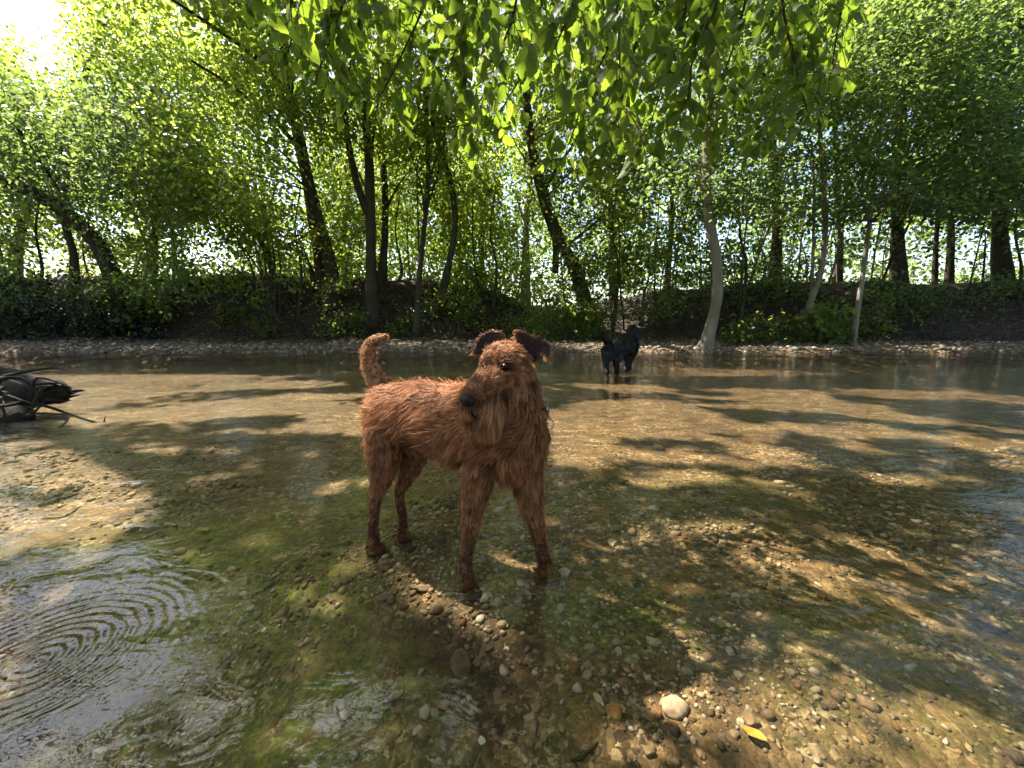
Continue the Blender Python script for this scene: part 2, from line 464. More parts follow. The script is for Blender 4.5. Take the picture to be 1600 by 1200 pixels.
RIP = on(62, 1030)
def water_mat():
    m, nt, out = new_mat('clear_stream_water')
    geo = nd(nt, 'ShaderNodeNewGeometry')
    O = geo.outputs['Position']
    def noi(scale, sc, det=3, rough=.5, dist=0.0, rot=0.0):
        mp = nd(nt, 'ShaderNodeMapping'); mp.inputs['Scale'].default_value = sc; mp.inputs['Rotation'].default_value = (0, 0, rot)
        nt.links.new(O, mp.inputs[0])
        n = nd(nt, 'ShaderNodeTexNoise'); n.inputs['Scale'].default_value = scale; n.inputs['Detail'].default_value = det
        n.inputs['Roughness'].default_value = rough; n.inputs['Distortion'].default_value = dist
        nt.links.new(mp.outputs[0], n.inputs['Vector']); return n.outputs[0]
    big = noi(1.6, (.8, 1.2, 1), 2, .5, .4)
    mid = noi(9, (.75, 1.25, 1), 3, .55, .6, .25)
    fine = noi(34, (.7, 1.2, 1), 3, .6, .5, -.2)
    amp = noi(.55, (1, 1, 1), 2)
    ampr = nd(nt, 'ShaderNodeMapRange'); ampr.inputs[1].default_value = .35; ampr.inputs[2].default_value = .65; ampr.inputs[3].default_value = .35; ampr.inputs[4].default_value = 1.0
    nt.links.new(amp, ampr.inputs[0])
    h = math_n(nt, 'ADD', math_n(nt, 'MULTIPLY', big, .042), math_n(nt, 'ADD', math_n(nt, 'MULTIPLY', mid, .0068), math_n(nt, 'MULTIPLY', fine, .0011)))
    sy = nd(nt, 'ShaderNodeSeparateXYZ'); nt.links.new(O, sy.inputs[0])
    rf = nd(nt, 'ShaderNodeMapRange'); rf.inputs[1].default_value = 1.2; rf.inputs[2].default_value = 2.6; rf.inputs[3].default_value = 0; rf.inputs[4].default_value = .012
    nt.links.new(sy.outputs[1], rf.inputs[0])
    rf2 = nd(nt, 'ShaderNodeMapRange'); rf2.inputs[1].default_value = 5.6; rf2.inputs[2].default_value = 4.6; nt.links.new(sy.outputs[1], rf2.inputs[0])
    rp = noi(15, (.5, 1.6, 1), 4, .62, .4)
    h = math_n(nt, 'ADD', h, math_n(nt, 'MULTIPLY', rp, math_n(nt, 'MULTIPLY', rf.outputs[0], rf2.outputs[0])))
    h = math_n(nt, 'MULTIPLY', h, ampr.outputs[0])
    # a spreading ring of ripples
    d = nd(nt, 'ShaderNodeVectorMath', operation='DISTANCE'); d.inputs[1].default_value = tuple(RIP)
    wob = nd(nt, 'ShaderNodeVectorMath', operation='ADD'); nt.links.new(O, wob.inputs[0])
    nt.links.new(wob.outputs[0], d.inputs[0])
    dd = math_n(nt, 'ADD', d.outputs['Value'], math_n(nt, 'MULTIPLY', mid, .035))
    ring = math_n(nt, 'SINE', math_n(nt, 'MULTIPLY', dd, 2 * math.pi / .021))
    env = nd(nt, 'ShaderNodeMapRange'); env.interpolation_type = 'SMOOTHSTEP'
    env.inputs[1].default_value = .30; env.inputs[2].default_value = .04; env.inputs[3].default_value = 0; env.inputs[4].default_value = .0006
    nt.links.new(d.outputs['Value'], env.inputs[0])
    h = math_n(nt, 'ADD', h, math_n(nt, 'MULTIPLY', ring, env.outputs[0]))
    for (lx, ly) in ((727, 889), (850, 873), (583, 833), (630, 817)):
        d = nd(nt, 'ShaderNodeVectorMath', operation='DISTANCE'); d.inputs[1].default_value = tuple(on(lx, ly)); nt.links.new(O, d.inputs[0])
        dd = math_n(nt, 'ADD', d.outputs['Value'], math_n(nt, 'MULTIPLY', mid, .03))
        ring = math_n(nt, 'SINE', math_n(nt, 'MULTIPLY', dd, 2 * math.pi / .016))
        env = nd(nt, 'ShaderNodeMapRange'); env.interpolation_type = 'SMOOTHSTEP'
        env.inputs[1].default_value = .11; env.inputs[2].default_value = .015; env.inputs[3].default_value = 0; env.inputs[4].default_value = .0006
        nt.links.new(d.outputs['Value'], env.inputs[0])
        h = math_n(nt, 'ADD', h, math_n(nt, 'MULTIPLY', ring, env.outputs[0]))
    b = nd(nt, 'ShaderNodeBump'); b.inputs['Strength'].default_value = 1.0; b.inputs['Distance'].default_value = 1.0
    nt.links.new(h, b.inputs['Height'])
    dot = nd(nt, 'ShaderNodeVectorMath', operation='DOT_PRODUCT')
    nt.links.new(geo.outputs['Incoming'], dot.inputs[0]); nt.links.new(b.outputs[0], dot.inputs[1])
    c = math_n(nt, 'ABSOLUTE', dot.outputs['Value'])
    f = math_n(nt, 'POWER', math_n(nt, 'SUBTRACT', 1.0, c, True), 5.0)
    f = math_n(nt, 'ADD', math_n(nt, 'MULTIPLY', f, .94), .06, True)
    tr = nd(nt, 'ShaderNodeBsdfTransparent'); tr.inputs[0].default_value = (.93, .90, .80, 1)
    gl = nd(nt, 'ShaderNodeBsdfGlossy'); gl.inputs['Roughness'].default_value = .02
    nt.links.new(b.outputs[0], gl.inputs['Normal'])
    mx = nd(nt, 'ShaderNodeMixShader')
    nt.links.new(f, mx.inputs[0]); nt.links.new(tr.outputs[0], mx.inputs[1]); nt.links.new(gl.outputs[0], mx.inputs[2])
    nt.links.new(mx.outputs[0], out.inputs[0])
    return m
M['water'] = water_mat()

# ------------------------------------------------------------------ ground and water
def build_ground():
    ny, nx = 420, 300
    t = np.linspace(0, 1, ny)
    ys = np.concatenate([np.linspace(-6, .2, 40), np.linspace(.22, 3, 130), np.linspace(3.03, 12, 200), np.geomspace(12.2, 400, 50)])
    s = np.linspace(-1, 1, nx)
    xs = np.sinh(s * 6.2) / math.sinh(6.2) * 300
    xs = np.sign(s) * (np.abs(s) * 6 + np.maximum(np.abs(s) - .35, 0) ** 5 * 3000)
    X, Y = np.meshgrid(xs, ys)
    Z = terrain(X, Y)
    V = np.stack([X, Y, Z], -1).reshape(-1, 3)
    ny, nx = X.shape
    idx = np.arange(ny * nx).reshape(ny, nx)
    F = np.stack([idx[:-1, :-1], idx[:-1, 1:], idx[1:, 1:], idx[1:, :-1]], -1).reshape(-1, 4)
    xw, yw = V[:, 0], V[:, 1]
    soil = sstep(7.5, 7.9, yw + .7 * (fbm(xw * 1.1, yw * 1.1) - .45)) + sstep(-1.2, -2, yw)
    alg_refl = np.zeros(len(V))  # green growth and foliage reflections put into the bed colour
    for (px, py, rx, ry, a) in ((420, 900, .34, .26, 1), (330, 820, .5, .22, .9), (470, 1080, .22, .22, .9), (980, 930, .22, .13, .9), (560, 780, .3, .3, .8),
                                (1450, 1030, .4, .25, .35), (620, 1180, .15, .1, .5), (230, 1000, .4, .3, .6), (1300, 760, 1.2, .25, .45), (900, 760, .3, .15, .5)):
        c = on(px, py)
        alg_refl = np.maximum(alg_refl, a * np.exp(-(((xw - c[0]) / rx) ** 2 + ((yw - c[1]) / ry) ** 2) ** 1.5))
    mud_and_reflection = .95 * np.exp(-(((xw + 1.0) / .42) ** 2 + ((yw - .5) / .3) ** 2) ** 2) + .6 * np.exp(-(((xw + .12) / .2) ** 2 + ((yw - .72) / .16) ** 2) ** 2)  # dark pool floor, then the dog's dark reflection put into the bed colour
    me = mesh_np('ground', V, F.ravel(), np.full(len(F), 4), {'soil': np.clip(soil, 0, 1), 'algae_and_reflection': alg_refl, 'mud_and_reflection': mud_and_reflection}, True)
    tag(link('ground', me, M['ground']), kind='structure')
build_ground()

def build_water():
    xs = np.linspace(-60, 60, 3); ys = np.array([-2.6, 2, 7.0])
    X, Y = np.meshgrid(xs, ys)
    V = np.stack([X, Y, X * 0], -1).reshape(-1, 3)
    idx = np.arange(9).reshape(3, 3)
    F = np.stack([idx[:-1, :-1], idx[:-1, 1:], idx[1:, 1:], idx[1:, :-1]], -1).reshape(-1, 4)
    tag(link('stream_water', mesh_np('stream_water', V, F.ravel(), np.full(4, 4)), M['water']), kind='structure')
build_water()

# ------------------------------------------------------------------ where the sun comes through the canopy (places on the stream)
def lit_list():
    L = []
    def e(px, py, rx, ry, p=1.0):
        c = on(px, py)
        r1 = on(px + rx, py)[0] - c[0]
        r2 = (on(px, py - ry)[1] - on(px, py + ry)[1]) / 2
        L.append((c[0], c[1], r1, r2, p))
    e(330, 614, 270, 27, 1); e(500, 636, 160, 26, 1); e(260, 580, 140, 9, 1); e(420, 590, 120, 10, 1)
    e(980, 640, 180, 36, 1); e(1000, 600, 170, 16, 1); e(1300, 608, 280, 17, 1); e(1280, 655, 220, 14, 1); e(900, 690, 60, 14, 1)
    e(1500, 682, 190, 22, 1); e(1460, 628, 180, 14, 1); e(1150, 690, 130, 12, .95)
    e(150, 700, 170, 22, 1); e(80, 775, 150, 38, 1); e(240, 730, 110, 16, .95)
    e(1050, 725, 95, 22, 1); e(1410, 722, 100, 12, .95); e(1220, 745, 60, 8, .7); e(960, 770, 70, 10, .7)
    e(1150, 805, 170, 22, .95); e(1330, 840, 160, 32, 1); e(1500, 880, 140, 26, .95); e(950, 830, 90, 28, .9); e(1060, 850, 60, 14, .8)
    e(1040, 1090, 105, 55, .95); e(1180, 1180, 190, 60, 1); e(900, 1130, 50, 20, .5)
    g = np.random.default_rng(31)
    for _ in range(75):
        e(g.uniform(860, 1620), g.uniform(590, 800), g.uniform(25, 80), g.uniform(3, 8), .97)
    for _ in range(22):
        e(g.uniform(900, 1600), g.uniform(790, 960), g.uniform(20, 60), g.uniform(5, 12), .95)
    for _ in range(24):
        e(g.uniform(-40, 560), g.uniform(570, 760), g.uniform(25, 80), g.uniform(3, 8), .97)
    return np.array(L)
LIT = lit_list()
# also: light reaching the near hanging branch and the dog's back
EXTRA = np.array([[1.3, .80, 1.2, .33, .72], [1.1, .42, 1.2, .26, .9], [.0, .90, .33, .14, 1.0], [2.6, .8, .7, .4, .85], [4.8, 6.9, .9, .3, .9], [3.1, 6.95, .6, .25, .9], [1.4, 7.1, .8, .3, .85], [7.4, 6.9, .8, .25, .8], [2.6, 9.0, .6, .5, .9], [-6.0, 7.0, 1.0, .2, .5], [1.56, 4.58, .42, .3, 1.0], [2.0, 6.9, .9, .25, .95]])
_sg = np.random.default_rng(47)
SHADE = np.column_stack([_sg.uniform(-3.6, 6.0, 72), _sg.uniform(1.75, 4.7, 72), _sg.uniform(.12, .5, 72), _sg.uniform(.07, .2, 72)])
def lit_share(Q):
    """share of the points of Q whose shadow falls on a sunny patch"""
    gx = Q[:, 0] - SUN[0] / SUN[2] * Q[:, 2]; gy = Q[:, 1] - SUN[1] / SUN[2] * Q[:, 2]
    k = np.zeros(len(Q), bool)
    for (x, y, rx, ry, p) in np.vstack([LIT, EXTRA]):
        k |= ((gx - x) / rx) ** 2 + ((gy - y) / ry) ** 2 < 1.1
    return k.mean()
def sun_open(P, r):
    """chance that a leaf at P would stand in one of the sunny gaps"""
    gx = P[:, 0] - SUN[0] / SUN[2] * P[:, 2]
    gy = P[:, 1] - SUN[1] / SUN[2] * P[:, 2]
    w = .8 * (fbm(gx * 1.6, gy * 2.6) - .45) + .5 * (vnoise(gx * 5.5, gy * 9.0) - .45)
    o = np.zeros(len(P))
    nl = len(LIT)
    for i, (x, y, rx, ry, p) in enumerate(np.vstack([LIT, EXTRA])):
        q = ((gx - x) / rx) ** 2 + ((gy - y) / ry) ** 2 + (w * (1.4 if y > 1.1 else .7) if i < nl else 0)
        o = np.maximum(o, p * (q < 1))
    for (x, y, rx, ry) in SHADE:
        o[((gx - x) / rx) ** 2 + ((gy - y) / ry) ** 2 + w < 1] *= .12
    return r.random(len(P)) < o

# ------------------------------------------------------------------ leaves as real small faces
def leaf_mesh(name, C, A, N, L, W, v):
    """hexagonal leaves: C base points, A axis, N normal"""
    A = nrm(A); S = nrm(np.cross(N, A)); N = np.cross(A, S)
    L = np.asarray(L)[:, None]; W = np.asarray(W)[:, None]
    n = len(C)
    fold = .16 * W
    V = np.empty((n, 6, 3))
    V[:, 0] = C
    V[:, 1] = C + A * L * .32 + S * W * .5 + N * fold
    V[:, 2] = C + A * L * .70 + S * W * .40 + N * fold * .4
    V[:, 3] = C + A * L - N * L * .08
    V[:, 4] = C + A * L * .70 - S * W * .40 + N * fold * .4
    V[:, 5] = C + A * L * .32 - S * W * .5 + N * fold
    F = np.arange(n * 6)
    return mesh_np(name, V.reshape(-1, 3), F, np.full(n, 6), {'v': np.repeat(v, 6)})

def sprays(centers, per, radius, flat, seed, size=(.055, .09), droop=.25, updir=None):
    """leafy sprays: flattish discs of leaves"""
    g = np.random.default_rng(seed)
    n = len(centers)
    C0 = np.repeat(centers, per, 0)
    tilt = nrm(g.normal(0, 1, (n, 3)) * np.array([1, 1, 1]) * (1 - flat) + np.array([0, 0, 1.0]) * flat)
    tl = np.repeat(tilt, per, 0)
    ang = g.uniform(0, 2 * math.pi, n * per)
    rr = np.sqrt(g.random(n * per)) * radius * np.repeat(g.uniform(.6, 1.25, n), per)
    a1 = nrm(np.cross(tl, np.array([.3, .9, .2]))); a2 = np.cross(tl, a1)
    out = a1 * np.cos(ang)[:, None] + a2 * np.sin(ang)[:, None]
    C = C0 + out * rr[:, None] + tl * g.normal(0, radius * (.10 + .35 * (1 - flat)), n * per)[:, None]
    C[:, 2] -= droop * rr * rr / radius
    A = nrm(out + g.normal(0, .45, C.shape) + np.array([0, 0, -.35]))
    N = nrm(tl + g.normal(0, .42, C.shape))
    L = g.uniform(size[0], size[1], len(C))
    base = np.repeat(np.clip(g.normal(.5, .22, n), 0, 1), per)
    v = np.clip(base + g.normal(0, .2, len(C)), 0, 1)
    return C, A, N, L, L * g.uniform(.55, .75, len(C)), v

GAPS = []          # gaps in the wood through which the sky shows: ellipsoids (centre, radii, chance)
def gap(px, py, rx, ry, p, Y0=7.0, Y1=30):
    GAPS.append((px, py, rx, ry, p, Y0, Y1))
gap(76, 62, 38, 72, 1.0, 2.0, 40)
gap(18, 10, 30, 30, .9, 2.0, 40)
gap(310, 385, 50, 42, .7); gap(345, 395, 34, 20, .8); gap(435, 290, 40, 34, .8); gap(470, 215, 18, 42, .95); gap(90, 410, 110, 26, .55); gap(165, 350, 60, 30, .5)
gap(1330, 375, 260, 46, .35); gap(1480, 390, 130, 40, .5); gap(1080, 360, 90, 45, .3); gap(820, 370, 14, 40, .5); gap(800, 300, 26, 36, .6); gap(470, 345, 14, 70, .6)
gap(330, 230, 24, 26, .3); gap(1300, 290, 120, 20, .45); gap(1590, 380, 60, 50, .4)
def in_gap(px, py, g, Y):
    for (a, b, rx, ry, p, y0, y1) in GAPS:
        if y0 <= Y <= y1 and ((px - a) / rx) ** 2 + ((py - b) / ry) ** 2 < 1 and g.random() < p:
            return True
    return False

class Crown:
    """collects spray centres of one tree"""
    def __init__(self, seed):
        self.c = []; self.g = np.random.default_rng(seed); self.seed = seed
    def box(self, px0, px1, py0, py1, Y0, Y1, n, clump=.0):
        n = int(n * 2.0); k = 0; tries = 0
        while k < n and tries < n * 6:
            tries += 1
            px, py, Y = self.g.uniform(px0, px1), self.g.uniform(py0, py1), self.g.uniform(Y0, Y1)
            if in_gap(px, py, self.g, Y): k += .5; continue
            p = at(px, py, Y)
            if vnoise(np.array([p[0] * .9 + self.seed]), np.array([p[2] * 1.3 + p[1] * .5]))[0] < clump: continue
            if p[2] < terrain(p[0], p[1]) + .1: k += 1; continue
            self.c.append(p); k += 1
        return self
    def world(self, x0, x1, y0, y1, z0, z1, n):
        for _ in range(n):
            self.c.append(np.array([self.g.uniform(x0, x1), self.g.uniform(y0, y1), self.g.uniform(z0, z1)]))
        return self
    def build(self, parent, mat, per=26, radius=.34, flat=.6, size=(.06, .095), droop=.25, name='crown', cull=True):
        size = (size[0] * 1.2, size[1] * 1.2)
        C, A, N, L, W, v = sprays(np.array(self.c), per, radius, flat, self.seed, size, droop)
        if cull:
            k = ~sun_open(C, np.random.default_rng(self.seed + 5))
            C, A, N, L, W, v = C[k], A[k], N[k], L[k], W[k], v[k]
        return link(name, leaf_mesh(name, C, A, N, L, W, v), M[mat], parent)

def stem(parent, pts, r0, r1, mat='bark', sides=9, name='trunk', ground=True, rough=.06, seed=1, flare=1.4):
    P = [at(*p) for p in pts]
    if ground:
        b = P[0].copy(); z = float(terrain(b[0], b[1]))
        P[0][2] = z - .06
    n = len(P)
    R = [.82 * (r0 + (r1 - r0) * i / (n - 1)) for i in range(n)]
    if ground: R[0] *= flare
    me = ptube(P, R, sides, 6, rough=rough, seed=seed).mesh(name)
    return link(name, me, M[mat], parent), P

def limbs(parent, P, crown, n, r, mat='bark', seed=0, length=2.2, lo=.45):
    """limbs from the trunk path towards spray centres of the crown"""
    g = np.random.default_rng(seed)
    if not crown.c: return
    C = np.array(crown.c)
    Q = catmull(np.array(P), 6)
    for i in range(n):
        s = int(len(Q) * g.uniform(lo, 1)) ; s = min(s, len(Q) - 1)
        a = Q[s]
        d = np.linalg.norm(C - a, axis=1)
        cand = np.where((d < length) & (C[:, 2] > a[2] - .4))[0]
        if len(cand) == 0: continue
        e = C[g.choice(cand)]
        m1 = a * .66 + e * .34 + g.normal(0, .09, 3) + np.array([0, 0, .12]); m2 = a * .3 + e * .7 + g.normal(0, .09, 3) + np.array([0, 0, .08])
        rr = r * g.uniform(.6, 1.1)
        mb = ptube([a, m1, m2, e], [rr, rr * .7, rr * .45, rr * .15], 5, 4, rough=.05, seed=i)
        for _ in range(3):
            f = g.uniform(.4, .95)
            b0 = a * (1 - f) + e * f
            q = catmull(np.array([a, m1, m2, e]), 8); b0 = q[int(f * (len(q) - 1))]
            b1 = b0 + nrm((e - a) + g.normal(0, .8, 3)) * g.uniform(.3, .7)
            mb.tube(np.array([b0, (b0 + b1) / 2 + g.normal(0, .04, 3), b1]), [rr * .35, rr * .25, rr * .1], sides=4)
        link('branch', mb.mesh('branch'), M[mat], parent)

def tree(name, label, trunks, crown, leaf, group=None, mat='bark', nl=7, rl=.028, seed=1, per=26, radius=.34, flat=.6, size=(.06, .095), cull=True, cat='tree', length=2.2):
    p0 = at(*trunks[0][0][0]); z = float(terrain(p0[0], p0[1]))
    root = thing(name, (p0[0], p0[1], z), label, cat, group)
    P = None
    for i, (pts, r0, r1) in enumerate(trunks):
        gr = (i == 0) or (len(pts) > 2 and pts[0][1] > 425)
        _, PP = stem(root, pts, r0, r1, mat, name='trunk' if i == 0 or gr else 'branch', ground=gr, seed=seed + i)
        if i == 0: P = PP
    if crown is not None and crown.c:
        limbs(root, P, crown, nl, rl, mat, seed, length)
        crown.build(root, leaf, per, radius, flat, size, cull=cull)
    return root

# ------------------------------------------------------------------ the trees of the far bank
tree('hornbeam', 'tree with two stems fused at the base, leaning left as it rises', [
    ([(519, 482, 8.9), (517, 420, 8.9), (497, 345, 8.8), (474, 250, 8.6), (455, 150, 8.3), (440, 40, 7.9)], .20, .10),
    ([(505, 470, 9.05), (497, 405, 9.05), (487, 345, 9.0), (478, 280, 8.9)], .12, .09),
    ([(470, 235, 8.6), (430, 190, 8.0), (370, 140, 7.2), (300, 95, 6.3)], .06, .02),
    ([(452, 140, 8.3), (400, 90, 7.5), (330, 40, 6.8), (240, -20, 6.2)], .06, .02)],
    Crown(11).box(210, 470, 60, 330, 6.6, 9.3, 200, .22).box(330, 540, -60, 200, 7.0, 9.6, 150, .2), 'leaf_yellow', 'trees on the far bank', seed=11, size=(.05, .08))
tree('hornbeam', 'tree with a forked trunk just left of the two slim curved trees', [
    ([(582, 502, 8.5), (580, 430, 8.55), (579, 340, 8.6), (577, 260, 8.6), (570, 170, 8.5), (560, 60, 8.3)], .155, .08),
    ([(575, 335, 8.6), (556, 280, 8.6), (544, 220, 8.6), (532, 130, 8.5), (520, 30, 8.3)], .10, .05)],
    Crown(12).box(460, 640, -50, 230, 7.4, 10, 170, .25), 'leaf_yellow', 'trees on the far bank', seed=12, size=(.05, .08))
tree('hornbeam', 'straight slender tree standing behind the forked trunk', [
    ([(596, 450, 9.6), (600, 390, 9.6), (602, 320, 9.6), (598, 240, 9.6), (590, 140, 9.6)], .12, .06),
    ([(602, 330, 9.6), (622, 290, 9.6), (650, 255, 9.6)], .04, .015)],
    Crown(13).box(520, 700, 80, 360, 9.2, 11.5, 120, .3), 'leaf_yellow', 'trees on the far bank', seed=13, size=(.055, .085))
tree('hornbeam', 'slim gently curved tree left of the one with a bulging bend', [
    ([(650, 515, 8.2), (655, 440, 8.4), (661, 370, 8.5), (668, 300, 8.5), (668, 210, 8.4), (660, 100, 8.2)], .075, .045)],
    Crown(14).box(590, 730, 10, 250, 7.6, 9.6, 110, .25), 'leaf_yellow', 'trees on the far bank', seed=14, size=(.05, .08))
tree('hornbeam', 'slim dark tree with a strong bulging bend in its trunk', [
    ([(684, 480, 8.9), (702, 410, 8.9), (711, 345, 8.9), (704, 285, 8.8), (688, 235, 8.7), (672, 170, 8.5), (660, 90, 8.4)], .095, .05),
    ([(697, 262, 8.8), (694, 220, 8.7), (700, 160, 8.6)], .04, .02)],
    Crown(15).box(640, 800, 60, 300, 8.0, 10.2, 120, .28), 'leaf_yellow', 'trees on the far bank', seed=15, size=(.05, .08))
tree('oak', 'dark thick tree leaning left out of the leafy shrubs', [
    ([(925, 478, 9.2), (902, 430, 9.2), (872, 370, 9.2), (850, 310, 9.1), (836, 255, 9.0), (825, 180, 8.9), (820, 80, 8.8)], .20, .10),
    ([(868, 425, 9.5), (868, 380, 9.5), (860, 335, 9.4)], .10, .09),
    ([(848, 300, 9.1), (875, 255, 9.1), (905, 215, 9.0)], .06, .03),
    ([(885, 385, 9.2), (915, 360, 9.2), (945, 335, 9.3)], .05, .02)],
    Crown(16).box(760, 1000, 30, 300, 8.2, 10.4, 150, .25).box(900, 1000, 300, 420, 8.8, 10.2, 20, .2), 'leaf_green', 'trees on the far bank', seed=16)
tree('dead_tree', 'bleached bare dead trunk behind the leaning dark tree', [
    ([(822, 450, 11.5), (822, 380, 11.5), (824, 330, 11.5), (832, 250, 11.5)], .15, .06),
    ([(820, 345, 11.5), (812, 325, 11.5), (806, 300, 11.5)], .06, .02)], None, None, 'trees on the far bank', mat='bark_dead', seed=17)
tree('beech', 'pale smooth beech trunk rising from the gravel at the water edge', [
    ([(1101, 545, 6.95), (1112, 505, 7.0), (1121, 455, 7.0), (1119, 400, 7.0), (1107, 335, 7.0), (1104, 265, 7.0), (1108, 160, 7.0), (1112, 30, 6.9)], .125, .07)],
    Crown(18).box(1000, 1260, -40, 290, 6.2, 8.4, 130, .25).box(1110, 1240, 280, 330, 6.4, 7.4, 14), 'leaf_dark', 'trees on the far bank', mat='bark_pale', seed=18, flat=.8, size=(.05, .08))
tree('beech', 'slender grey beech with a kinked foot above a leafy bush', [
    ([(1255, 515, 7.7), (1262, 485, 7.7), (1282, 425, 7.7), (1290, 350, 7.7), (1286, 290, 7.7), (1280, 180, 7.6), (1275, 40, 7.5)], .075, .035),
    ([(1275, 470, 7.75), (1270, 400, 7.75), (1272, 300, 7.7), (1268, 220, 7.7)], .04, .02)],
    Crown(19).box(1180, 1380, 0, 330, 7.0, 8.8, 120, .25).box(1240, 1340, 330, 360, 7, 8, 10), 'leaf_dark', 'trees on the far bank', mat='bark_pale', seed=19, flat=.82, size=(.05, .08))
tree('beech', 'thin grey beech stem slanting right over the leaf litter', [
    ([(1332, 528, 7.4), (1342, 470, 7.5), (1352, 400, 7.6), (1362, 320, 7.6), (1374, 220, 7.6), (1382, 90, 7.5)], .06, .03),
    ([(1374, 220, 7.6), (1388, 205, 7.6), (1396, 195, 7.6)], .015, .006)],
    Crown(20).box(1300, 1500, -20, 330, 6.6, 8.6, 110, .36), 'leaf_dark', 'trees on the far bank', mat='bark_pale', seed=20, flat=.85, size=(.05, .08))
for i, (lab, px, w, Y, b) in enumerate((
        ('broad dark trunk in deep shade between the two slender grey beeches', 1208, .17, 11.0, 6),
        ('broad dark trunk framed by bright sky right of the thin slanting beech', 1405, .19, 10.6, -3),
        ('pair of dark mid sized stems against the bright sky gap', 1482, .10, 11.0, 4),
        ('massive dark trunk at the end of the bank crest', 1568, .2, 10.4, -6))):
    tr = [([(px, 450, Y), (px + b, 370, Y), (px + b * .5, 290, Y), (px - b, 180, Y), (px, 60, Y)], w, w * .6)]
    if i == 2: tr.append(([(px - 22, 450, Y + .3), (px - 19, 370, Y + .3), (px - 12, 290, Y + .3), (px, 200, Y + .3)], .07, .05))
    tree('beech', lab, tr, Crown(30 + i).box(px - 110, px + 130, -30, 330, 8.6, 12, 150, .22), 'leaf_dark', 'dark trees behind the bank', seed=30 + i, flat=.82, size=(.065, .1))
tree('willow', 'heavy dark tree leaning far left over the stream', [
    ([(190, 440, 8.6), (160, 395, 8.5), (110, 340, 8.2), (50, 300, 7.8), (-40, 265, 7.4)], .20, .12),
    ([(120, 350, 8.3), (100, 310, 8.1), (60, 250, 7.8), (20, 190, 7.4)], .07, .03),
    ([(110, 442, 8.9), (115, 400, 8.9), (100, 340, 8.9), (105, 260, 8.9)], .10, .06)],
    Crown(21).box(-60, 300, 190, 470, 7.0, 9.4, 230, .3).box(-60, 260, 120, 260, 6.6, 9, 90, .25), 'leaf_dark', 'trees on the far bank', seed=21, size=(.05, .08), flat=.5)
tree('hazel', 'dark crooked small tree leaning left beside the fanned stems', [
    ([(447, 470, 8.8), (428, 430, 8.9), (412, 385, 8.9), (388, 350, 8.8), (362, 330, 8.6), (330, 320, 8.4)], .10, .03),
    ([(412, 385, 8.9), (420, 330, 8.9), (435, 280, 8.8)], .04, .02)],
    Crown(22).box(270, 450, 270, 420, 8.0, 9.4, 55, .35), 'leaf_yellow', 'trees on the far bank', seed=22, size=(.045, .075))
tree('hazel', 'thin arching stem bent like a hook on the bank crest', [
    ([(492, 452, 9.4), (486, 420, 9.4), (470, 395, 9.4), (445, 385, 9.3), (415, 388, 9.3)], .07, .02),
    ([(482, 410, 9.4), (470, 370, 9.4), (478, 340, 9.4)], .03, .015)],
    Crown(23).box(420, 560, 310, 440, 9.2, 10.6, 45, .35), 'leaf_yellow', 'trees on the far bank', seed=23, size=(.045, .075))
# coppiced hazel: many stems from one stool
p0 = at(430, 497, 8.6)
hz = thing('hazel_coppice', (p0[0], p0[1], float(terrain(p0[0], p0[1]))), 'coppiced hazel with many thin fanned stems from one stool', 'tree', 'trees on the far bank')
cr = Crown(24).box(300, 470, 250, 400, 7.8, 9.0, 60, .3)
for i, (tx, ty, Y) in enumerate(((345, 330, 8.2), (372, 310, 8.4), (385, 300, 8.5), (400, 290, 8.6), (412, 300, 8.7), (360, 360, 8.1), (425, 330, 8.9), (335, 400, 8.0))):
    bx = 418 + i * 3.2
    stem(hz, [(bx, 500, 8.6), (bx * .72 + tx * .28 + 4, 500 * .7 + ty * .3, 8.55), ((bx + tx) / 2 + 6, (480 + ty) / 2, (8.6 + Y) / 2), (tx, ty, Y)], .035, .012, name='stem', sides=6, seed=i)
cr.build(hz, 'leaf_yellow', size=(.045, .075))
# wood behind: sunlit back row and dark right wood
tree('hornbeam', 'sunlit tree behind the gap between the hooked stem and fused trunks', [([(540, 440, 12.5), (535, 380, 12.5), (545, 300, 12.4), (540, 150, 12.2)], .12, .06)],
     Crown(41).box(480, 700, 200, 450, 11, 14, 170, .3), 'leaf_yellow', 'sunlit trees behind the bank', seed=41, size=(.07, .11), radius=.42)
tree('hornbeam', 'sunlit tree filling the gap between the bulging bend and the leaning oak', [([(755, 450, 12), (752, 380, 12), (760, 300, 12), (755, 150, 11.8)], .12, .05)],
     Crown(42).box(690, 860, 180, 450, 10.4, 13.5, 190, .25), 'leaf_yellow', 'sunlit trees behind the bank', seed=42, size=(.07, .11), radius=.42)
tree('hornbeam', 'sunlit tree spreading above the hooked stem and coppice', [([(430, 440, 12.5), (420, 380, 12.5), (410, 300, 12.4), (400, 150, 12)], .11, .05)],
     Crown(43).box(260, 520, 100, 330, 10.4, 13, 150, .3).box(380, 520, 400, 450, 10.5, 12, 40), 'leaf_yellow', 'sunlit trees behind the bank', seed=43, size=(.07, .11), radius=.42)
tree('maple', 'bushy green tree behind the heavy leaning willow', [([(235, 445, 11), (240, 380, 11), (250, 300, 11), (245, 200, 10.8)], .14, .06), ([(275, 445, 11.5), (270, 370, 11.5), (262, 300, 11.5)], .08, .05)],
     Crown(44).box(110, 340, 180, 450, 9.6, 12, 190, .3), 'leaf_green', 'sunlit trees behind the bank', seed=44, size=(.065, .1), radius=.4)
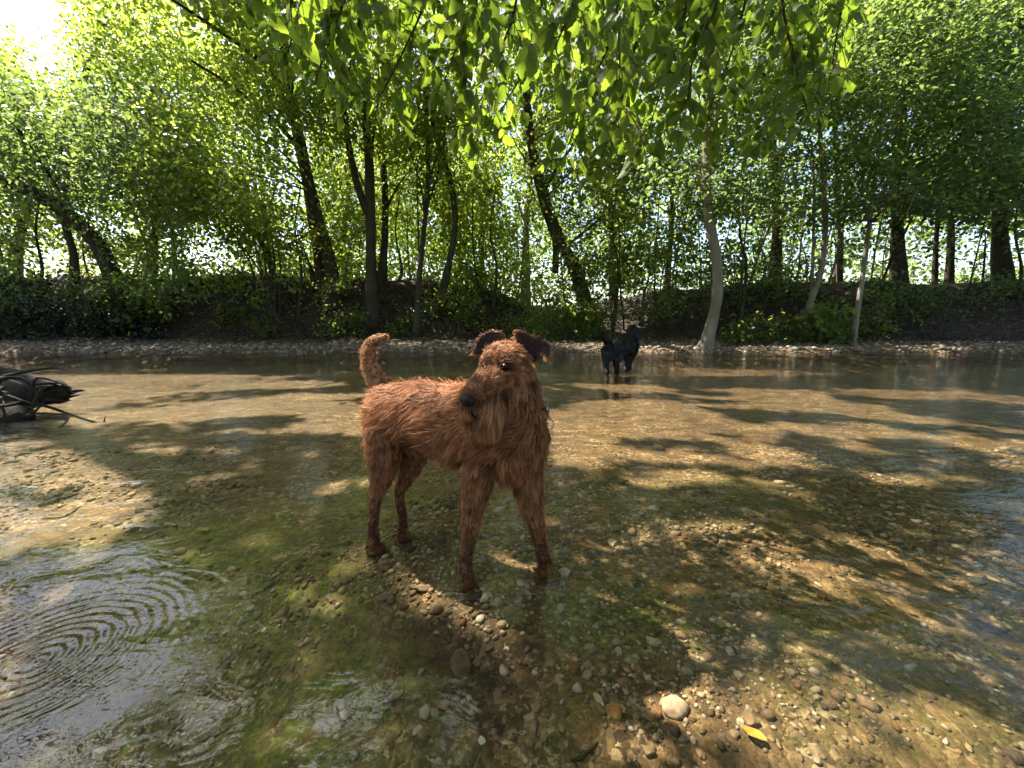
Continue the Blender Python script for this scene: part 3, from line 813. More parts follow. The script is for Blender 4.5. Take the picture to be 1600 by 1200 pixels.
tree('maple', 'tall yellow green tree whose crown fills the upper left sky', [([(20, 445, 11.5), (30, 370, 11.5), (60, 280, 11.2), (120, 150, 10.8), (160, 40, 10.4)], .16, .06)],
     Crown(45).box(-60, 330, 60, 280, 9.2, 12.5, 210, .25).box(120, 420, -60, 120, 8, 12, 130, .22).box(-60, 20, 90, 200, 8, 11, 30), 'leaf_yellow', 'sunlit trees behind the bank', seed=45, size=(.065, .1), radius=.42)
tree('beech', 'shaded beech behind the pale smooth trunk', [([(1040, 460, 11), (1046, 400, 11), (1050, 300, 11), (1040, 150, 11)], .10, .05)],
     Crown(46).box(930, 1160, 180, 400, 9, 12, 150, .3), 'leaf_dark', 'dark trees behind the bank', seed=46, flat=.75, size=(.065, .1))
tree('beech', 'tall beech whose layered sprays close the upper right sky', [([(1650, 450, 9.5), (1648, 350, 9.5), (1660, 200, 9.3), (1640, 40, 9)], .16, .08)],
     Crown(47).box(1400, 1680, -60, 330, 6.8, 10.5, 210, .36), 'leaf_dark', 'dark trees behind the bank', seed=47, flat=.93, size=(.06, .09), radius=.5, per=34)
tree('beech', 'beech with light green upper sprays above the shaded wood', [([(1310, 450, 12.5), (1312, 350, 12.5), (1305, 200, 12.4), (1300, 60, 12)], .13, .06)],
     Crown(48).box(1130, 1600, -80, 170, 9.5, 14, 220, .34), 'leaf_green', 'dark trees behind the bank', seed=48, flat=.9, size=(.075, .115), radius=.42)
tree('beech', 'beech with bright upper sprays behind the overhanging branches', [([(960, 450, 12.5), (955, 350, 12.5), (950, 200, 12.4), (945, 60, 12)], .13, .06)],
     Crown(49).box(720, 1160, -80, 200, 9.5, 13, 230, .2), 'leaf_green', 'dark trees behind the bank', seed=49, flat=.7, size=(.075, .115), radius=.42)

for i, (lab, px, Y, box, leaf) in enumerate((
        ('spreading hazel understorey tree in front of the fused leaning trunks', 465, 8.7, (300, 530, 300, 470, 7.7, 9.2, 55), 'leaf_yellow'),
        ('spreading hazel understorey tree behind the slim curved trees', 622, 9.7, (520, 730, 240, 455, 9.0, 11, 110), 'leaf_yellow'),
        ('spreading hazel understorey tree between bulging bend and leaning oak', 770, 9.3, (700, 880, 260, 450, 8.8, 10.4, 85), 'leaf_yellow'),
        ('spreading young beech in front of the leaning oak', 960, 8.7, (870, 1090, 250, 450, 8.0, 9.6, 95), 'leaf_green'),
        ('spreading young beech right behind the pale smooth trunk', 1160, 8.6, (1060, 1280, 290, 470, 7.8, 9.4, 80), 'leaf_dark'),
        ('spreading young beech under the broad shaded trunks', 1400, 9.0, (1270, 1520, 250, 400, 7.6, 9.6, 70), 'leaf_dark'),
        ('spreading young beech at the end of the brown bank', 1590, 9.0, (1470, 1680, 230, 380, 7.6, 9.6, 65), 'leaf_dark'),
        ('spreading hazel understorey tree among the dark left bushes', 60, 9.0, (-60, 320, 290, 460, 8.0, 10, 110), 'leaf_green'))):
    tree('understorey_tree', lab, [([(px, 470, Y), (px + 6, 420, Y), (px - 4, 360, Y), (px + 5, 290, Y)], .045, .015)], Crown(140 + i).box(*box, .25), leaf, 'understorey on the bank', seed=140 + i, nl=6, rl=.012, size=(.045, .075), flat=.75, length=1.4)
# the wood beyond, one mass of leaves
fw = Crown(60).box(-120, 620, 200, 455, 14, 22, 420, .12).box(-200, 1750, 300, 462, 13, 19, 620, .1).box(560, 1000, 150, 455, 13.5, 20, 340, .1).box(950, 1720, 120, 455, 13.5, 20, 560, .12)
C_, A_, N_, L_, W_, v_ = sprays(np.array(fw.c), 20, .6, .6, 61, (.12, .19), .2)
k_ = ~sun_open(C_, np.random.default_rng(62)) & (C_[:, 2] < (C_[:, 1] - 9.5) * 1.0 + .8)
tag(link('distant_wood', leaf_mesh('distant_wood', C_[k_], A_[k_], N_[k_], L_[k_], W_[k_], v_[k_]), M['leaf_wood']), 'mass of green leaves of the wood beyond the bank', 'wood', kind='stuff')
# saplings: thin whips in the shade on both sides of the pale beech
sg = np.random.default_rng(77)
sap_px = list(sg.uniform(930, 1230, 18)) + list(sg.uniform(1230, 1600, 16)) + list(sg.uniform(440, 900, 10)) + list(sg.uniform(-20, 330, 8))
for i, px in enumerate(sap_px):
    Y = sg.uniform(8.8, 11.8)
    x = at(px, 470, Y)[0]
    z = float(terrain(x, Y))
    h = sg.uniform(1.3, 3.2)
    if px < 900: lab, grp = 'thin leafy whip on the bank crest between the sunlit trunks', 'saplings among the sunlit trunks'
    else: lab, grp = 'thin bare stemmed sapling in the shaded wood around the beeches', 'saplings in the shaded wood'
    t = thing('sapling', (x, Y, z), lab, 'sapling', grp)
    lean = sg.normal(0, .16, 2)
    P = [np.array([x, Y, z - .05]), np.array([x + lean[0] * h * .4 + sg.normal(0, .04), Y, z + h * .4]), np.array([x + lean[0] * h * .8, Y + lean[1] * .5, z + h * .8]), np.array([x + lean[0] * h, Y + lean[1], z + h])]
    r = sg.uniform(.012, .026)
    link('stem', ptube(P, [r * 1.2, r, r * .7, r * .25], 5, 4, rough=.05, seed=i).mesh('stem'), M['bark_pale' if sg.random() < .5 else 'bark'], t)
    c = Crown(200 + i)
    for _ in range(int(h * 3)):
        f = sg.uniform(.25, 1.0)
        c.c.append(np.array([x + lean[0] * h * f + sg.normal(0, .22), Y + sg.normal(0, .2), z + h * f]))
    c.build(t, 'leaf_dark' if px > 900 else 'leaf_green', per=12, radius=.2, flat=.8, size=(.045, .075), name='foliage')

# shrubs along the foot of the bank
def shrub(label, px0, px1, py0, py1, Y0, Y1, n, leaf, seed, size=(.04, .07), flat=.6, per=22, group='shrubs at the foot of the bank'):
    cx = at((px0 + px1) / 2, py1, (Y0 + Y1) / 2); z = float(terrain(cx[0], cx[1]))
    t = thing('shrub', (cx[0], cx[1], z), label, 'shrub', group)
    c = Crown(seed)
    g = np.random.default_rng(seed)
    for _ in range(n):
        a, b = g.uniform(-1, 1), g.uniform(0, 1)
        px = (px0 + px1) / 2 + a * (px1 - px0) / 2 * (1 - .35 * b * b); Y = g.uniform(Y0, Y1)
        p = at(px, py1 + (py0 - py1) * b, Y)
        p[2] = max(p[2], float(terrain(p[0], p[1])) + .06)
        c.c.append(p)
    mb = MB()
    for k in range(7):
        e = c.c[g.integers(len(c.c))]
        b0 = np.array([cx[0] + g.normal(0, .12), cx[1] + g.normal(0, .1), 0]); b0[2] = float(terrain(b0[0], b0[1])) - .04
        mb.tube(catmull(np.array([b0, (b0 + e) / 2 + g.normal(0, .06, 3), e]), 3), np.linspace(.014, .005, 7), sides=5)
    link('stem', mb.mesh('stem'), M['bark'], t)
    c.build(t, leaf, per=per, radius=.2, flat=flat, size=size, droop=.35, name='foliage')
shrub('low fern like shrub at the foot of the fused trunks', 495, 575, 480, 530, 7.9, 8.5, 34, 'leaf_green', 301)
shrub('shrub spilling over the bank edge between forked trunk and slim trees', 590, 650, 490, 530, 8, 8.6, 18, 'leaf_green', 302)
shrub('broad leafy shrub behind the black dog', 770, 960, 455, 530, 7.9, 9.0, 110, 'leaf_green', 303)
shrub('tall arching shrub below the leaning dark oak', 860, 1010, 395, 490, 8.2, 9.2, 90, 'leaf_green', 304, flat=.75)
shrub('shrub in dappled light beneath the slim curved trees', 700, 830, 400, 500, 9.2, 10.5, 80, 'leaf_yellow', 305)
shrub('low dense bush right of the pale beech trunk', 1150, 1245, 492, 532, 7.1, 7.7, 55, 'leaf_green', 306)
shrub('bush with large bright leaves under the kinked beech foot', 1255, 1320, 478, 530, 7.2, 7.8, 45, 'leaf_green', 307, size=(.06, .1))
shrub('flat layered shrub reaching out in front of the broad shaded trunks', 1280, 1410, 430, 470, 7.8, 8.8, 32, 'leaf_dark', 308, flat=.92)
shrub('thin straggly shrub on the brown slope right of the thin slanting beech', 1360, 1480, 440, 530, 7.9, 8.8, 36, 'leaf_dark', 309, flat=.8)
shrub('pale green maple bush hanging over the dark left bank', 150, 260, 425, 500, 7.8, 8.6, 60, 'leaf_green', 310, size=(.06, .1))
shrub('dark evergreen bush at the far left of the bank', -60, 90, 430, 530, 7.7, 8.7, 110, 'leaf_ivy', 311)
shrub('dark ivy covered bush beside the maple bush on the left bank', 60, 260, 460, 532, 7.8, 8.6, 110, 'leaf_ivy', 312)
shrub('leafy thicket on the crest behind the pale beech', 1030, 1250, 400, 490, 8.8, 10.2, 110, 'leaf_dark', 313)
shrub('leafy thicket closing the crest under the sunlit back trees', 470, 700, 405, 450, 10, 11.5, 90, 'leaf_yellow', 314)

for i, (lab, a) in enumerate((
        ('small fern on the dark slope left of the coppice stool', (330, 385, 470, 505, 8.2, 8.7, 14, 'leaf_green')),
        ('small fern below the coppice stool', (395, 440, 495, 530, 7.9, 8.3, 12, 'leaf_green')),
        ('trailing shrub on the bank edge below the slim curved trees', (655, 760, 455, 515, 8.2, 9.2, 55, 'leaf_green')),
        ('dense green shrub mass left of the black dog', (820, 945, 475, 535, 7.5, 8.2, 70, 'leaf_green')),
        ('young shrub in front of the dark slope right of the black dog', (1010, 1075, 455, 500, 8.2, 9.0, 26, 'leaf_dark')),
        ('rounded low shrub beside the foot of the pale beech', (1130, 1175, 495, 535, 7.2, 7.6, 18, 'leaf_green')),
        ('straggling shrub behind the thin slanting beech', (1325, 1400, 470, 528, 7.7, 8.2, 26, 'leaf_green')),
        ('thin shrub halfway up the brown slope', (1420, 1500, 440, 490, 8.4, 9.2, 24, 'leaf_dark')),
        ('dark shrub at the foot of the massive trunk', (1520, 1640, 430, 500, 8.4, 9.3, 34, 'leaf_dark')),
        ('tangle of bramble on the crest of the left bank', (255, 400, 425, 460, 8.9, 9.8, 50, 'leaf_green')))):
    shrub(lab, *a, 330 + i, group='small plants on the bank')
# ivy and litter on the slope
def ground_leaves(name, label, n, xr, yr, mat, seed, cat, size, cond=None, lift=.02, tilt=.5, cols=None):
    g = np.random.default_rng(seed)
    x = g.uniform(*xr, n); y = g.uniform(*yr, n)
    k = np.ones(n, bool) if cond is None else cond(x, y)
    x, y = x[k], y[k]
    C = np.stack([x, y, terrain(x, y) + g.uniform(.005, lift, len(x))], -1)
    a = g.uniform(0, 6.28, len(x))
    A = np.stack([np.cos(a), np.sin(a), g.normal(0, .2, len(x))], -1)
    N = nrm(np.array([0, -.35, 1.0]) + g.normal(0, tilt, C.shape))
    L = g.uniform(*size, len(x))
    me = leaf_mesh(name, C, A, N, L, L * .62, g.random(len(x)))
    if cols is not None:
        ca = np.repeat(np.array(cols)[g.integers(0, len(cols), len(x))] * g.uniform(.6, 1.3, (len(x), 1)), 6, 0)
        at_ = me.attributes.new('col', 'FLOAT_COLOR', 'POINT')
        at_.data.foreach_set('color', np.concatenate([ca, np.ones((len(ca), 1))], 1).astype(np.float32).ravel())
    tag(link(name, me, M[mat]), label, cat, kind='stuff')
ground_leaves('ivy', 'dark ivy trailing over the slope under the trunks', 9000, (-9, 9), (8.0, 11), 'leaf_ivy', 5, 'ivy', (.04, .075),
              lambda x, y: (fbm(x * .8 + 5, y * .8) > .46) & ((x < -5.3) | ((x > -3.2) & (x < 2.0)) | (fbm(x, y * 1.3) > .6)), .12)
ground_leaves('leaf_litter', 'brown fallen leaves covering the bank', 16000, (-11, 11), (7.5, 11.5), 'litter', 6, 'leaves', (.03, .07), None, .02, .35,
              [(.06, .038, .023), (.10, .064, .04), (.035, .024, .016), (.16, .115, .08)])

# ------------------------------------------------------------------ canopy overhead: an overhanging tree, and an unseen one added, to shade the stream
def canopy():
    g = np.random.default_rng(90)
    # left bank tree: its crown stands between the sun and the near water
    root = thing('overhanging_tree', (-6.5, 2.2, float(terrain(-6.5, 2.2))), 'tree leaning over the stream whose twigs cross the upper left sky', 'tree', 'trees over the stream')
    root.location = (-11.5, 7.7, float(terrain(-11.5, 7.7)))
    base = np.array([-11.5, 7.7, float(terrain(-11.5, 7.7)) - .1])
    P = [base, np.array([-11.2, 7.4, 2.0]), np.array([-10.2, 6.8, 4.6]), np.array([-8.0, 6.0, 6.4]), np.array([-5.2, 4.6, 7.4])]
    link('trunk', ptube(P, [.26, .2, .17, .13, .07], 9, 6, rough=.06).mesh('trunk'), M['bark'], root)
    cen = []
    n = 0
    while n < 4400:
        gx, gy = g.uniform(-3.2, 6.5), g.uniform(-.6, 4.8)
        z = g.uniform(4.8, 8.0)
        p = np.array([gx + SUN[0] / SUN[2] * z, gy + SUN[1] / SUN[2] * z, z])
        n += 1
        if gx < -1.15 * gy - .05 and g.random() < .85: continue
        # open sky beside the crown
        q = (p - np.array([-6.0, 4.3, 4.4])) / np.array([1.7, 1.5, 1.3])
        if q @ q < 1: continue
        q = (p - np.array([-7.6, 5.4, 5.6])) / np.array([2.2, 2.0, 1.6])
        if q @ q < 1: continue
        cen.append(p)
    c = Crown(91); c.c = cen
    Q = catmull(np.array(P), 6)
    ends = np.array(cen)
    made = 0
    for i in range(300):
        a = Q[g.integers(12, len(Q))]
        e = ends[g.integers(len(ends))]
        m = (a + e) / 2 + g.normal(0, .25, 3) + np.array([0, 0, .3])
        if lit_share(catmull(np.array([a, m, e]), 8)) > .12 or np.linalg.norm(e - a) > 4.5: continue
        made += 1
        if made > 24: break
        link('branch', ptube([a, a * .7 + m * .3 + g.normal(0, .12, 3), m, m * .5 + e * .5 + g.normal(0, .12, 3), e], [.034, .028, .02, .012, .005], 5, 4, rough=.05, seed=i).mesh('branch'), M['bark'], root)
    c.build(root, 'leaf_yellow', per=18, radius=.36, flat=.55, size=(.07, .105))
    # unseen tree added on the right and behind, to cut the sky light
    base = np.array([5.2, -2.6, float(terrain(5.2, -2.6)) - .1])
    r2 = thing('overhanging_tree', base, 'unseen tree added behind the viewer to cut sky light over the right side of the stream', 'tree', 'trees over the stream')
    P = [base, np.array([5.0, -2.0, 2.0]), np.array([4.4, -.4, 4.0]), np.array([3.8, 2.0, 5.6]), np.array([3.2, 4.2, 6.4])]
    link('trunk', ptube(P, [.24, .2, .16, .11, .05], 9, 6, rough=.06).mesh('trunk'), M['bark_pale'], r2)
    c = Crown(92).world(0.8, 9.0, 1.5, 7.0, 5.2, 7.6, 800).world(-6, 8, -6.5, 2.2, 4.0, 7.0, 650)
    Q = catmull(np.array(P), 6); ends = np.array(c.c)
    for i in range(16):
        a = Q[g.integers(12, len(Q))]; e = ends[g.integers(len(ends))]
        m = (a + e) / 2 + g.normal(0, .25, 3) + np.array([0, 0, .3])
        link('branch', ptube([a, m, e], [.045, .028, .008], 5, 5, rough=.05, seed=i).mesh('branch'), M['bark_pale'], r2)
    c.build(r2, 'leaf_green', per=20, radius=.38, flat=.7, size=(.07, .105))
canopy()
# unseen trees added beyond the frame to block low sky and darken the stream
def side_tree(label, x, y, h, w, seed, leaf, n=150, lo=.12):
    g = np.random.default_rng(seed)
    z = float(terrain(x, y))
    t = thing('unseen_bank_tree', (x, y, z), label, 'tree', 'unseen trees added along the banks to block low sky')
    P = [np.array([x, y, z - .1]), np.array([x + g.normal(0, .2), y, z + h * .35]), np.array([x + g.normal(0, .4), y + g.normal(0, .3), z + h * .7]), np.array([x + g.normal(0, .4), y, z + h])]
    link('trunk', ptube(P, [.24, .17, .11, .03], 9, 6, rough=.06, seed=seed).mesh('trunk'), M['bark'], t)
    c = Crown(seed)
    for _ in range(n):
        f = g.uniform(lo, 1.0); r = w * math.sin(math.pi * (.15 + .8 * f)) * math.sqrt(g.random()); a = g.uniform(0, 6.28)
        c.c.append(np.array([x + r * math.cos(a), y + r * math.sin(a), z + h * f]))
    limbs(t, P, c, 6, .04, 'bark', seed, 3.0, .3)
    c.build(t, leaf, per=22, radius=.6, flat=.6, size=(.14, .2))
for i, (lab, x, y, h, w, lf) in enumerate((
        ('unseen leafy tree added on the far bank upstream of the driftwood', -13.5, 8.6, 7.0, 2.4, 'leaf_green'),
        ('second unseen leafy tree added on the far bank upstream of the driftwood', -18, 8.2, 7.5, 2.8, 'leaf_green'),
        ('third unseen leafy tree added on the far bank well upstream', -24, 7.8, 8.0, 3.2, 'leaf_green'),
        ('unseen tree added to close the near bank upstream', -17, -3.6, 6.5, 3.0, 'leaf_green'),
        ('unseen tree added on the near bank upstream of the viewer', -11, -4.4, 6.5, 2.8, 'leaf_dark'),
        ('unseen tree added on the near bank behind the viewer to the left', -5.5, -5.0, 7.0, 2.6, 'leaf_dark'),
        ('unseen tree added on the near bank right behind the viewer', 0.0, -5.2, 7.0, 2.6, 'leaf_dark'),
        ('unseen tree added on the near bank downstream of the viewer', 10.5, -4.2, 7.5, 3.0, 'leaf_dark'),
        ('unseen tree added to close the near bank downstream', 16, -3.0, 8, 3.2, 'leaf_dark'),
        ('unseen leafy tree added on the far bank downstream of the massive trunk', 14.0, 8.6, 8.5, 2.8, 'leaf_dark'),
        ('second unseen leafy tree added on the far bank downstream', 19, 8.0, 9, 3.2, 'leaf_dark'),
        ('third unseen leafy tree added on the far bank well downstream', 25, 7.6, 9, 3.4, 'leaf_dark'))):
    side_tree(lab, x, y, h, w, 900 + i, lf)

# ------------------------------------------------------------------ near hanging branches with single leaves
def near_leaf_mesh(k):
    g = np.random.default_rng(400 + k)
    L = .078; n = 9
    W = L * (.66 + .04 * k)
    V = []; F = []
    for i in range(n + 1):
        s = i / n
        w = W * .5 * (math.sin(math.pi * min(1, s ** .82)) ** .75) * (1.0 - .18 * s)
        ser = 1 + (.07 if i % 2 else -.04)
        if i in (0, n): w = .0006
        bend = -.016 * s * s * (1 + .4 * k) ; cup = .22
        z = bend + (.0016 if i % 2 else -.0016)
        V += [(-w * ser, s * L, z + cup * w), (-w * .5, s * L, z + cup * w * .35), (0, s * L, z), (w * .5, s * L, z + cup * w * .35), (w * ser, s * L, z + cup * w)]
    for i in range(n):
        for j in range(4):
            a = i * 5 + j
            F.append((a, a + 1, a + 6, a + 5))
    # stalk
    b = len(V)
    V += [(-.0007, -.012, .002), (.0007, -.012, .002), (.0007, .002, 0), (-.0007, .002, 0)]
    F.append((b, b + 1, b + 2, b + 3))
    me = mesh_np('leaf', np.array(V), np.array([i for f in F for i in f]), np.full(len(F), 4), None, True)
    me.materials.append(M['leaf_near'])
    return me
NEAR = [near_leaf_mesh(k) for k in range(4)]

def hanging_branch(label, paths, seed, leaf_scale=.70, side=.17, dens=1.6):
    g = np.random.default_rng(seed)
    P0 = at(*paths[0][0])
    root = thing('overhanging_branch', P0, label, 'branch', 'leafy branches hanging into view')
    mb = MB()
    spots = []
    for pi, pts in enumerate(paths):
        P = np.array([at(*p) for p in pts])
        if pi:
            mb.tube(catmull(np.array([P0, (P0 + P[0]) / 2 + np.array([0, .02, .05]), P[0] + (P[1] - P[0]) * .02]), 5), np.linspace(.007, .005, 11), sides=5)
        Q = catmull(P, 8)
        seg = np.r_[0, np.cumsum(np.linalg.norm(np.diff(Q, axis=0), axis=1))]
        tot = seg[-1]
        mb.tube(Q, np.linspace(.0055, .0016, len(Q)), sides=5)
        s = .02; k = 0
        while s < tot:
            i = np.searchsorted(seg, s); i = min(max(i, 1), len(Q) - 1)
            p = Q[i]; d = nrm(Q[i] - Q[i - 1])
            sd = nrm(np.cross(d, np.array([0, 1, .2]))) * (1 if k % 2 else -1)
            ln = side * g.uniform(.45, 1.15) * (1 - .45 * s / tot)
            e = p + nrm(d * .75 + sd * .8 + g.normal(0, .3, 3)) * ln + np.array([0, 0, -.12 * ln])
            m = (p + e) / 2 + np.array([0, 0, .012]) + g.normal(0, .004, 3)
            q = catmull(np.array([p, m, e]), 4)
            mb.tube(q, np.linspace(.0018, .0007, len(q)), sides=4)
            nl = max(2, int(ln / .030 * dens))
            for j in range(nl):
                f = (j + .7) / nl
                b = q[min(int(f * (len(q) - 1)), len(q) - 1)]
                dd = nrm(e - p)
                s2 = nrm(np.cross(dd, np.array([0, 1, .3]))) * (1 if j % 2 else -1)
                ax = nrm(dd * .7 + s2 * .65 + np.array([0, 0, -.38]) + g.normal(0, .4, 3))
                spots.append((b, ax))
            spots.append((e, nrm(e - p + np.array([0, 0, -.04]) + g.normal(0, .02, 3))))
            s += g.uniform(.032, .055) / dens; k += 1
        spots.append((Q[-1], nrm(Q[-1] - Q[-2])))
    link('twig', mb.mesh('twig'), M['twig'], root)
    for (b, ax) in spots:
        # blade mostly faces the light from the open stream side, hanging
        nn = nrm(np.array([0, -.7, .6]) + g.normal(0, .6, 3))
        sx = nrm(np.cross(ax, nn)); nn = np.cross(sx, ax)
        o = bpy.data.objects.new('leaf', NEAR[g.integers(4)])
        COL.objects.link(o)
        o.parent = root
        sc = leaf_scale * g.uniform(.55, 1.2)
        from mathutils import Matrix
        mat = Matrix(((sx[0] * sc, ax[0] * sc, nn[0] * sc, b[0] - root.location[0]),
                      (sx[1] * sc, ax[1] * sc, nn[1] * sc, b[1] - root.location[1]),
                      (sx[2] * sc, ax[2] * sc, nn[2] * sc, b[2] - root.location[2]), (0, 0, 0, 1)))
        o.matrix_local = mat
    return root
hanging_branch('hanging leafy branch above the slim curved trees, leftmost of the overhang', [
    [(560, -90, 1.6), (545, -20, 1.62), (520, 50, 1.65), (495, 120, 1.68)], [(680, -80, 1.6), (665, 0, 1.62), (640, 60, 1.65), (600, 140, 1.7), (585, 160, 1.72)],
    [(600, -60, 1.8), (560, 40, 1.85), (540, 140, 1.9)], [(500, -60, 1.75), (470, 20, 1.8), (450, 80, 1.85)]], 501, leaf_scale=.78, side=.19)
hanging_branch('hanging leafy branch above the bulging bend tree', [
    [(760, -80, 1.3), (745, 0, 1.35), (715, 70, 1.4), (690, 140, 1.45)], [(820, -70, 1.45), (800, 30, 1.5), (770, 110, 1.55), (735, 220, 1.6)],
    [(860, -70, 1.7), (830, 80, 1.75), (790, 160, 1.8), (770, 190, 1.8)]], 502)
hanging_branch('hanging branch with the straight dark twig, above the leaning oak', [
    [(966, -90, 1.35), (964, 0, 1.4), (968, 90, 1.42), (966, 200, 1.45)], [(985, -70, 1.55), (955, 60, 1.6), (915, 150, 1.65), (880, 250, 1.7)],
    [(1010, -60, 1.7), (990, 80, 1.75), (960, 190, 1.8), (930, 270, 1.85)], [(920, -70, 1.2), (890, 20, 1.22), (860, 90, 1.25)]], 503)
hanging_branch('hanging branch whose dark twig sweeps down left above the black dog', [
    [(1140, -80, 1.3), (1115, 20, 1.35), (1085, 75, 1.4), (1075, 150, 1.45), (1060, 175, 1.46)], [(1090, -80, 1.5), (1060, 60, 1.55), (1030, 150, 1.6), (1005, 230, 1.65)],
    [(1180, -70, 1.6), (1150, 60, 1.65), (1120, 140, 1.7), (1100, 200, 1.72)]], 504)
hanging_branch('hanging branch over the slender beeches, at the end of the overhang', [
    [(1215, -80, 1.4), (1225, 20, 1.45), (1240, 90, 1.5), (1255, 150, 1.52), (1262, 180, 1.53)], [(1270, -70, 1.6), (1265, 40, 1.65), (1235, 130, 1.7), (1185, 230, 1.75)],
    [(1330, -60, 1.6), (1310, 40, 1.65), (1295, 130, 1.7)]], 505)
hanging_branch('small spray of leaves hanging in front of the fused leaning trunks', [
    [(470, -60, 1.1), (455, -10, 1.15), (455, 30, 1.2)], [(420, -80, 1.3), (400, -20, 1.35), (380, -5, 1.4)]], 506, side=.10)

# ------------------------------------------------------------------ stones and gravel
ICO = None
def ico():
    t = (1 + 5 ** .5) / 2
    V = nrm(np.array([(-1, t, 0), (1, t, 0), (-1, -t, 0), (1, -t, 0), (0, -1, t), (0, 1, t), (0, -1, -t), (0, 1, -t), (t, 0, -1), (t, 0, 1), (-t, 0, -1), (-t, 0, 1)], float))
    F = np.array([(0, 11, 5), (0, 5, 1), (0, 1, 7), (0, 7, 10), (0, 10, 11), (1, 5, 9), (5, 11, 4), (11, 10, 2), (10, 7, 6), (7, 1, 8), (3, 9, 4), (3, 4, 2), (3, 2, 6), (3, 6, 8), (3, 8, 9), (4, 9, 5), (2, 4, 11), (6, 2, 10), (8, 6, 7), (9, 8, 1)])
    return V, F
IV, IF = ico()
STONE_COL = .72 * np.array([(.30, .21, .125), (.22, .15, .09), (.38, .28, .17), (.46, .37, .25), (.15, .10, .065), (.28, .19, .13), (.33, .27, .20), (.5, .44, .34), (.26, .14, .075)])
def gravel(name, label, x, y, s, seed, smooth=True, bury=.25, cols=STONE_COL):
    g = np.random.default_rng(seed)
    n = len(x)
    z = terrain(x, y)
    sc = np.stack([s * g.uniform(.8, 1.5, n), s * g.uniform(.7, 1.1, n), s * g.uniform(.4, .8, n)], -1)
    a = g.uniform(0, 6.28, n)
    V = IV[None] * (1 + g.normal(0, .2, (n, 12, 1))) * sc[:, None, :]
    ca, sa = np.cos(a)[:, None], np.sin(a)[:, None]
    X = V[..., 0] * ca - V[..., 1] * sa; Yv = V[..., 0] * sa + V[..., 1] * ca
    V = np.stack([X + x[:, None], Yv + y[:, None], V[..., 2] + (z + sc[:, 2] * (1 - 2 * bury) * .6)[:, None]], -1)
    F = (IF[None] + (np.arange(n) * 12)[:, None, None]).reshape(-1)
    c = cols[g.integers(0, len(cols), n)] * g.uniform(.65, 1.2, (n, 1))
    me = mesh_np(name, V.reshape(-1, 3), F, np.full(n * 20, 3), {'col': np.repeat(c, 12, 0)}, smooth)
    tag(link(name, me, M['stone']), label, 'gravel', kind='stuff')
gg = np.random.default_rng(55)
def near_pts(n):
    py = 1230 - (1230 - 700) * np.sqrt(gg.random(n)) ; px = gg.uniform(-60, 1660, n)
    v = py - 600; t = (CAM_H + .07) / (v * CP + FPX * SP)
    return (px - 800) * t, (FPX * CP - v * SP) * t
x, y = near_pts(22000)
kp = fbm(x * 3.1 + 2, y * 3.1) + .25 * gg.random(len(x)) + .12 * np.exp(-(((x - .6) / .5) ** 2 + ((y - .5) / .25) ** 2)) > .60
x, y = x[kp], y[kp]
gravel('gravel', 'small gravel covering the shallow stream bed', x, y, np.clip(gg.lognormal(math.log(.0036), .5, len(x)), .0018, .014) * (.7 + .5 * y), 56)
n = 6500
x, y = gg.uniform(-11, 11, n), 6.6 + 1.1 * gg.beta(1.6, 2.0, n)
gravel('shingle', 'pale shingle strip along the far water edge', x, y, np.clip(gg.lognormal(math.log(.020), .4, n), .008, .06), 57, cols=STONE_COL * .9 + .05)

def stone_obj(name, label, px, py, size, col, seed, group=None, flat=.6, rot=0, cat='stone', elong=1.3):
    g = np.random.default_rng(seed)
    c = on(px, py, -.06); z = float(terrain(c[0], c[1])); c = on(px, py, z + size * .3)
    # subdivided icosahedron, faceted by random planes
    V = IV.copy(); F = [tuple(f) for f in IF]
    for _ in range(2):
        mid = {}; VV = list(V); NF = []
        def mp(a, b):
            k = (min(a, b), max(a, b))
            if k not in mid:
                VV.append(nrm(VV[a] + VV[b])); mid[k] = len(VV) - 1
            return mid[k]
        for a, b, d in F:
            ab, bd, da = mp(a, b), mp(b, d), mp(d, a)
            NF += [(a, ab, da), (b, bd, ab), (d, da, bd), (ab, bd, da)]
        V, F = np.array(VV), NF
    for _ in range(11):
        nn = nrm(g.normal(0, 1, 3)); dd = g.uniform(.55, .85)
        h = V @ nn
        V = V - np.outer(np.maximum(h - dd, 0), nn)
    V = V + g.normal(0, .012, V.shape)
    V = V * np.array([size * elong, size, size * flat])
    me = mesh_np(name, V, np.array(F).ravel(), np.full(len(F), 3), None, True)
    o = link(name, me, stone_mat('stone_' + str(seed), col))
    o.location = (c[0], c[1], z + size * flat * .35)
    o.rotation_euler = (g.normal(0, .12), g.normal(0, .12), rot if rot else g.uniform(0, 6))
    return tag(o, label, cat, group)
stone_obj('river_stone', 'largest pinkish grey angular stone on the sunny gravel', 1055, 1103, .021, (.33, .25, .19), 601, flat=.75, rot=.6)
stone_obj('river_stone', 'angular orange brown stone beside two small pale pebbles', 961, 1111, .0135, (.36, .17, .06), 602, flat=.7, rot=-.5)
stone_obj('river_stone', 'cream pebble touching the orange brown stone', 936, 1094, .010, (.42, .35, .22), 603, elong=1.5)
stone_obj('river_stone', 'round white pebble between cream pebble and orange stone', 941, 1101, .006, (.6, .56, .46), 604, elong=1.1)
stone_obj('river_stone', 'bright white round pebble alone on dark silt', 753, 1156, .007, (.62, .57, .47), 605, elong=1.1)
stone_obj('river_stone', 'round dark boulder half sunk in silt below the dog', 722, 1038, .026, (.11, .078, .045), 606, flat=.55)
stone_obj('river_stone', 'reddish pebble on the sunlit gravel spit right of the dog', 1216, 882, .010, (.36, .11, .06), 607)
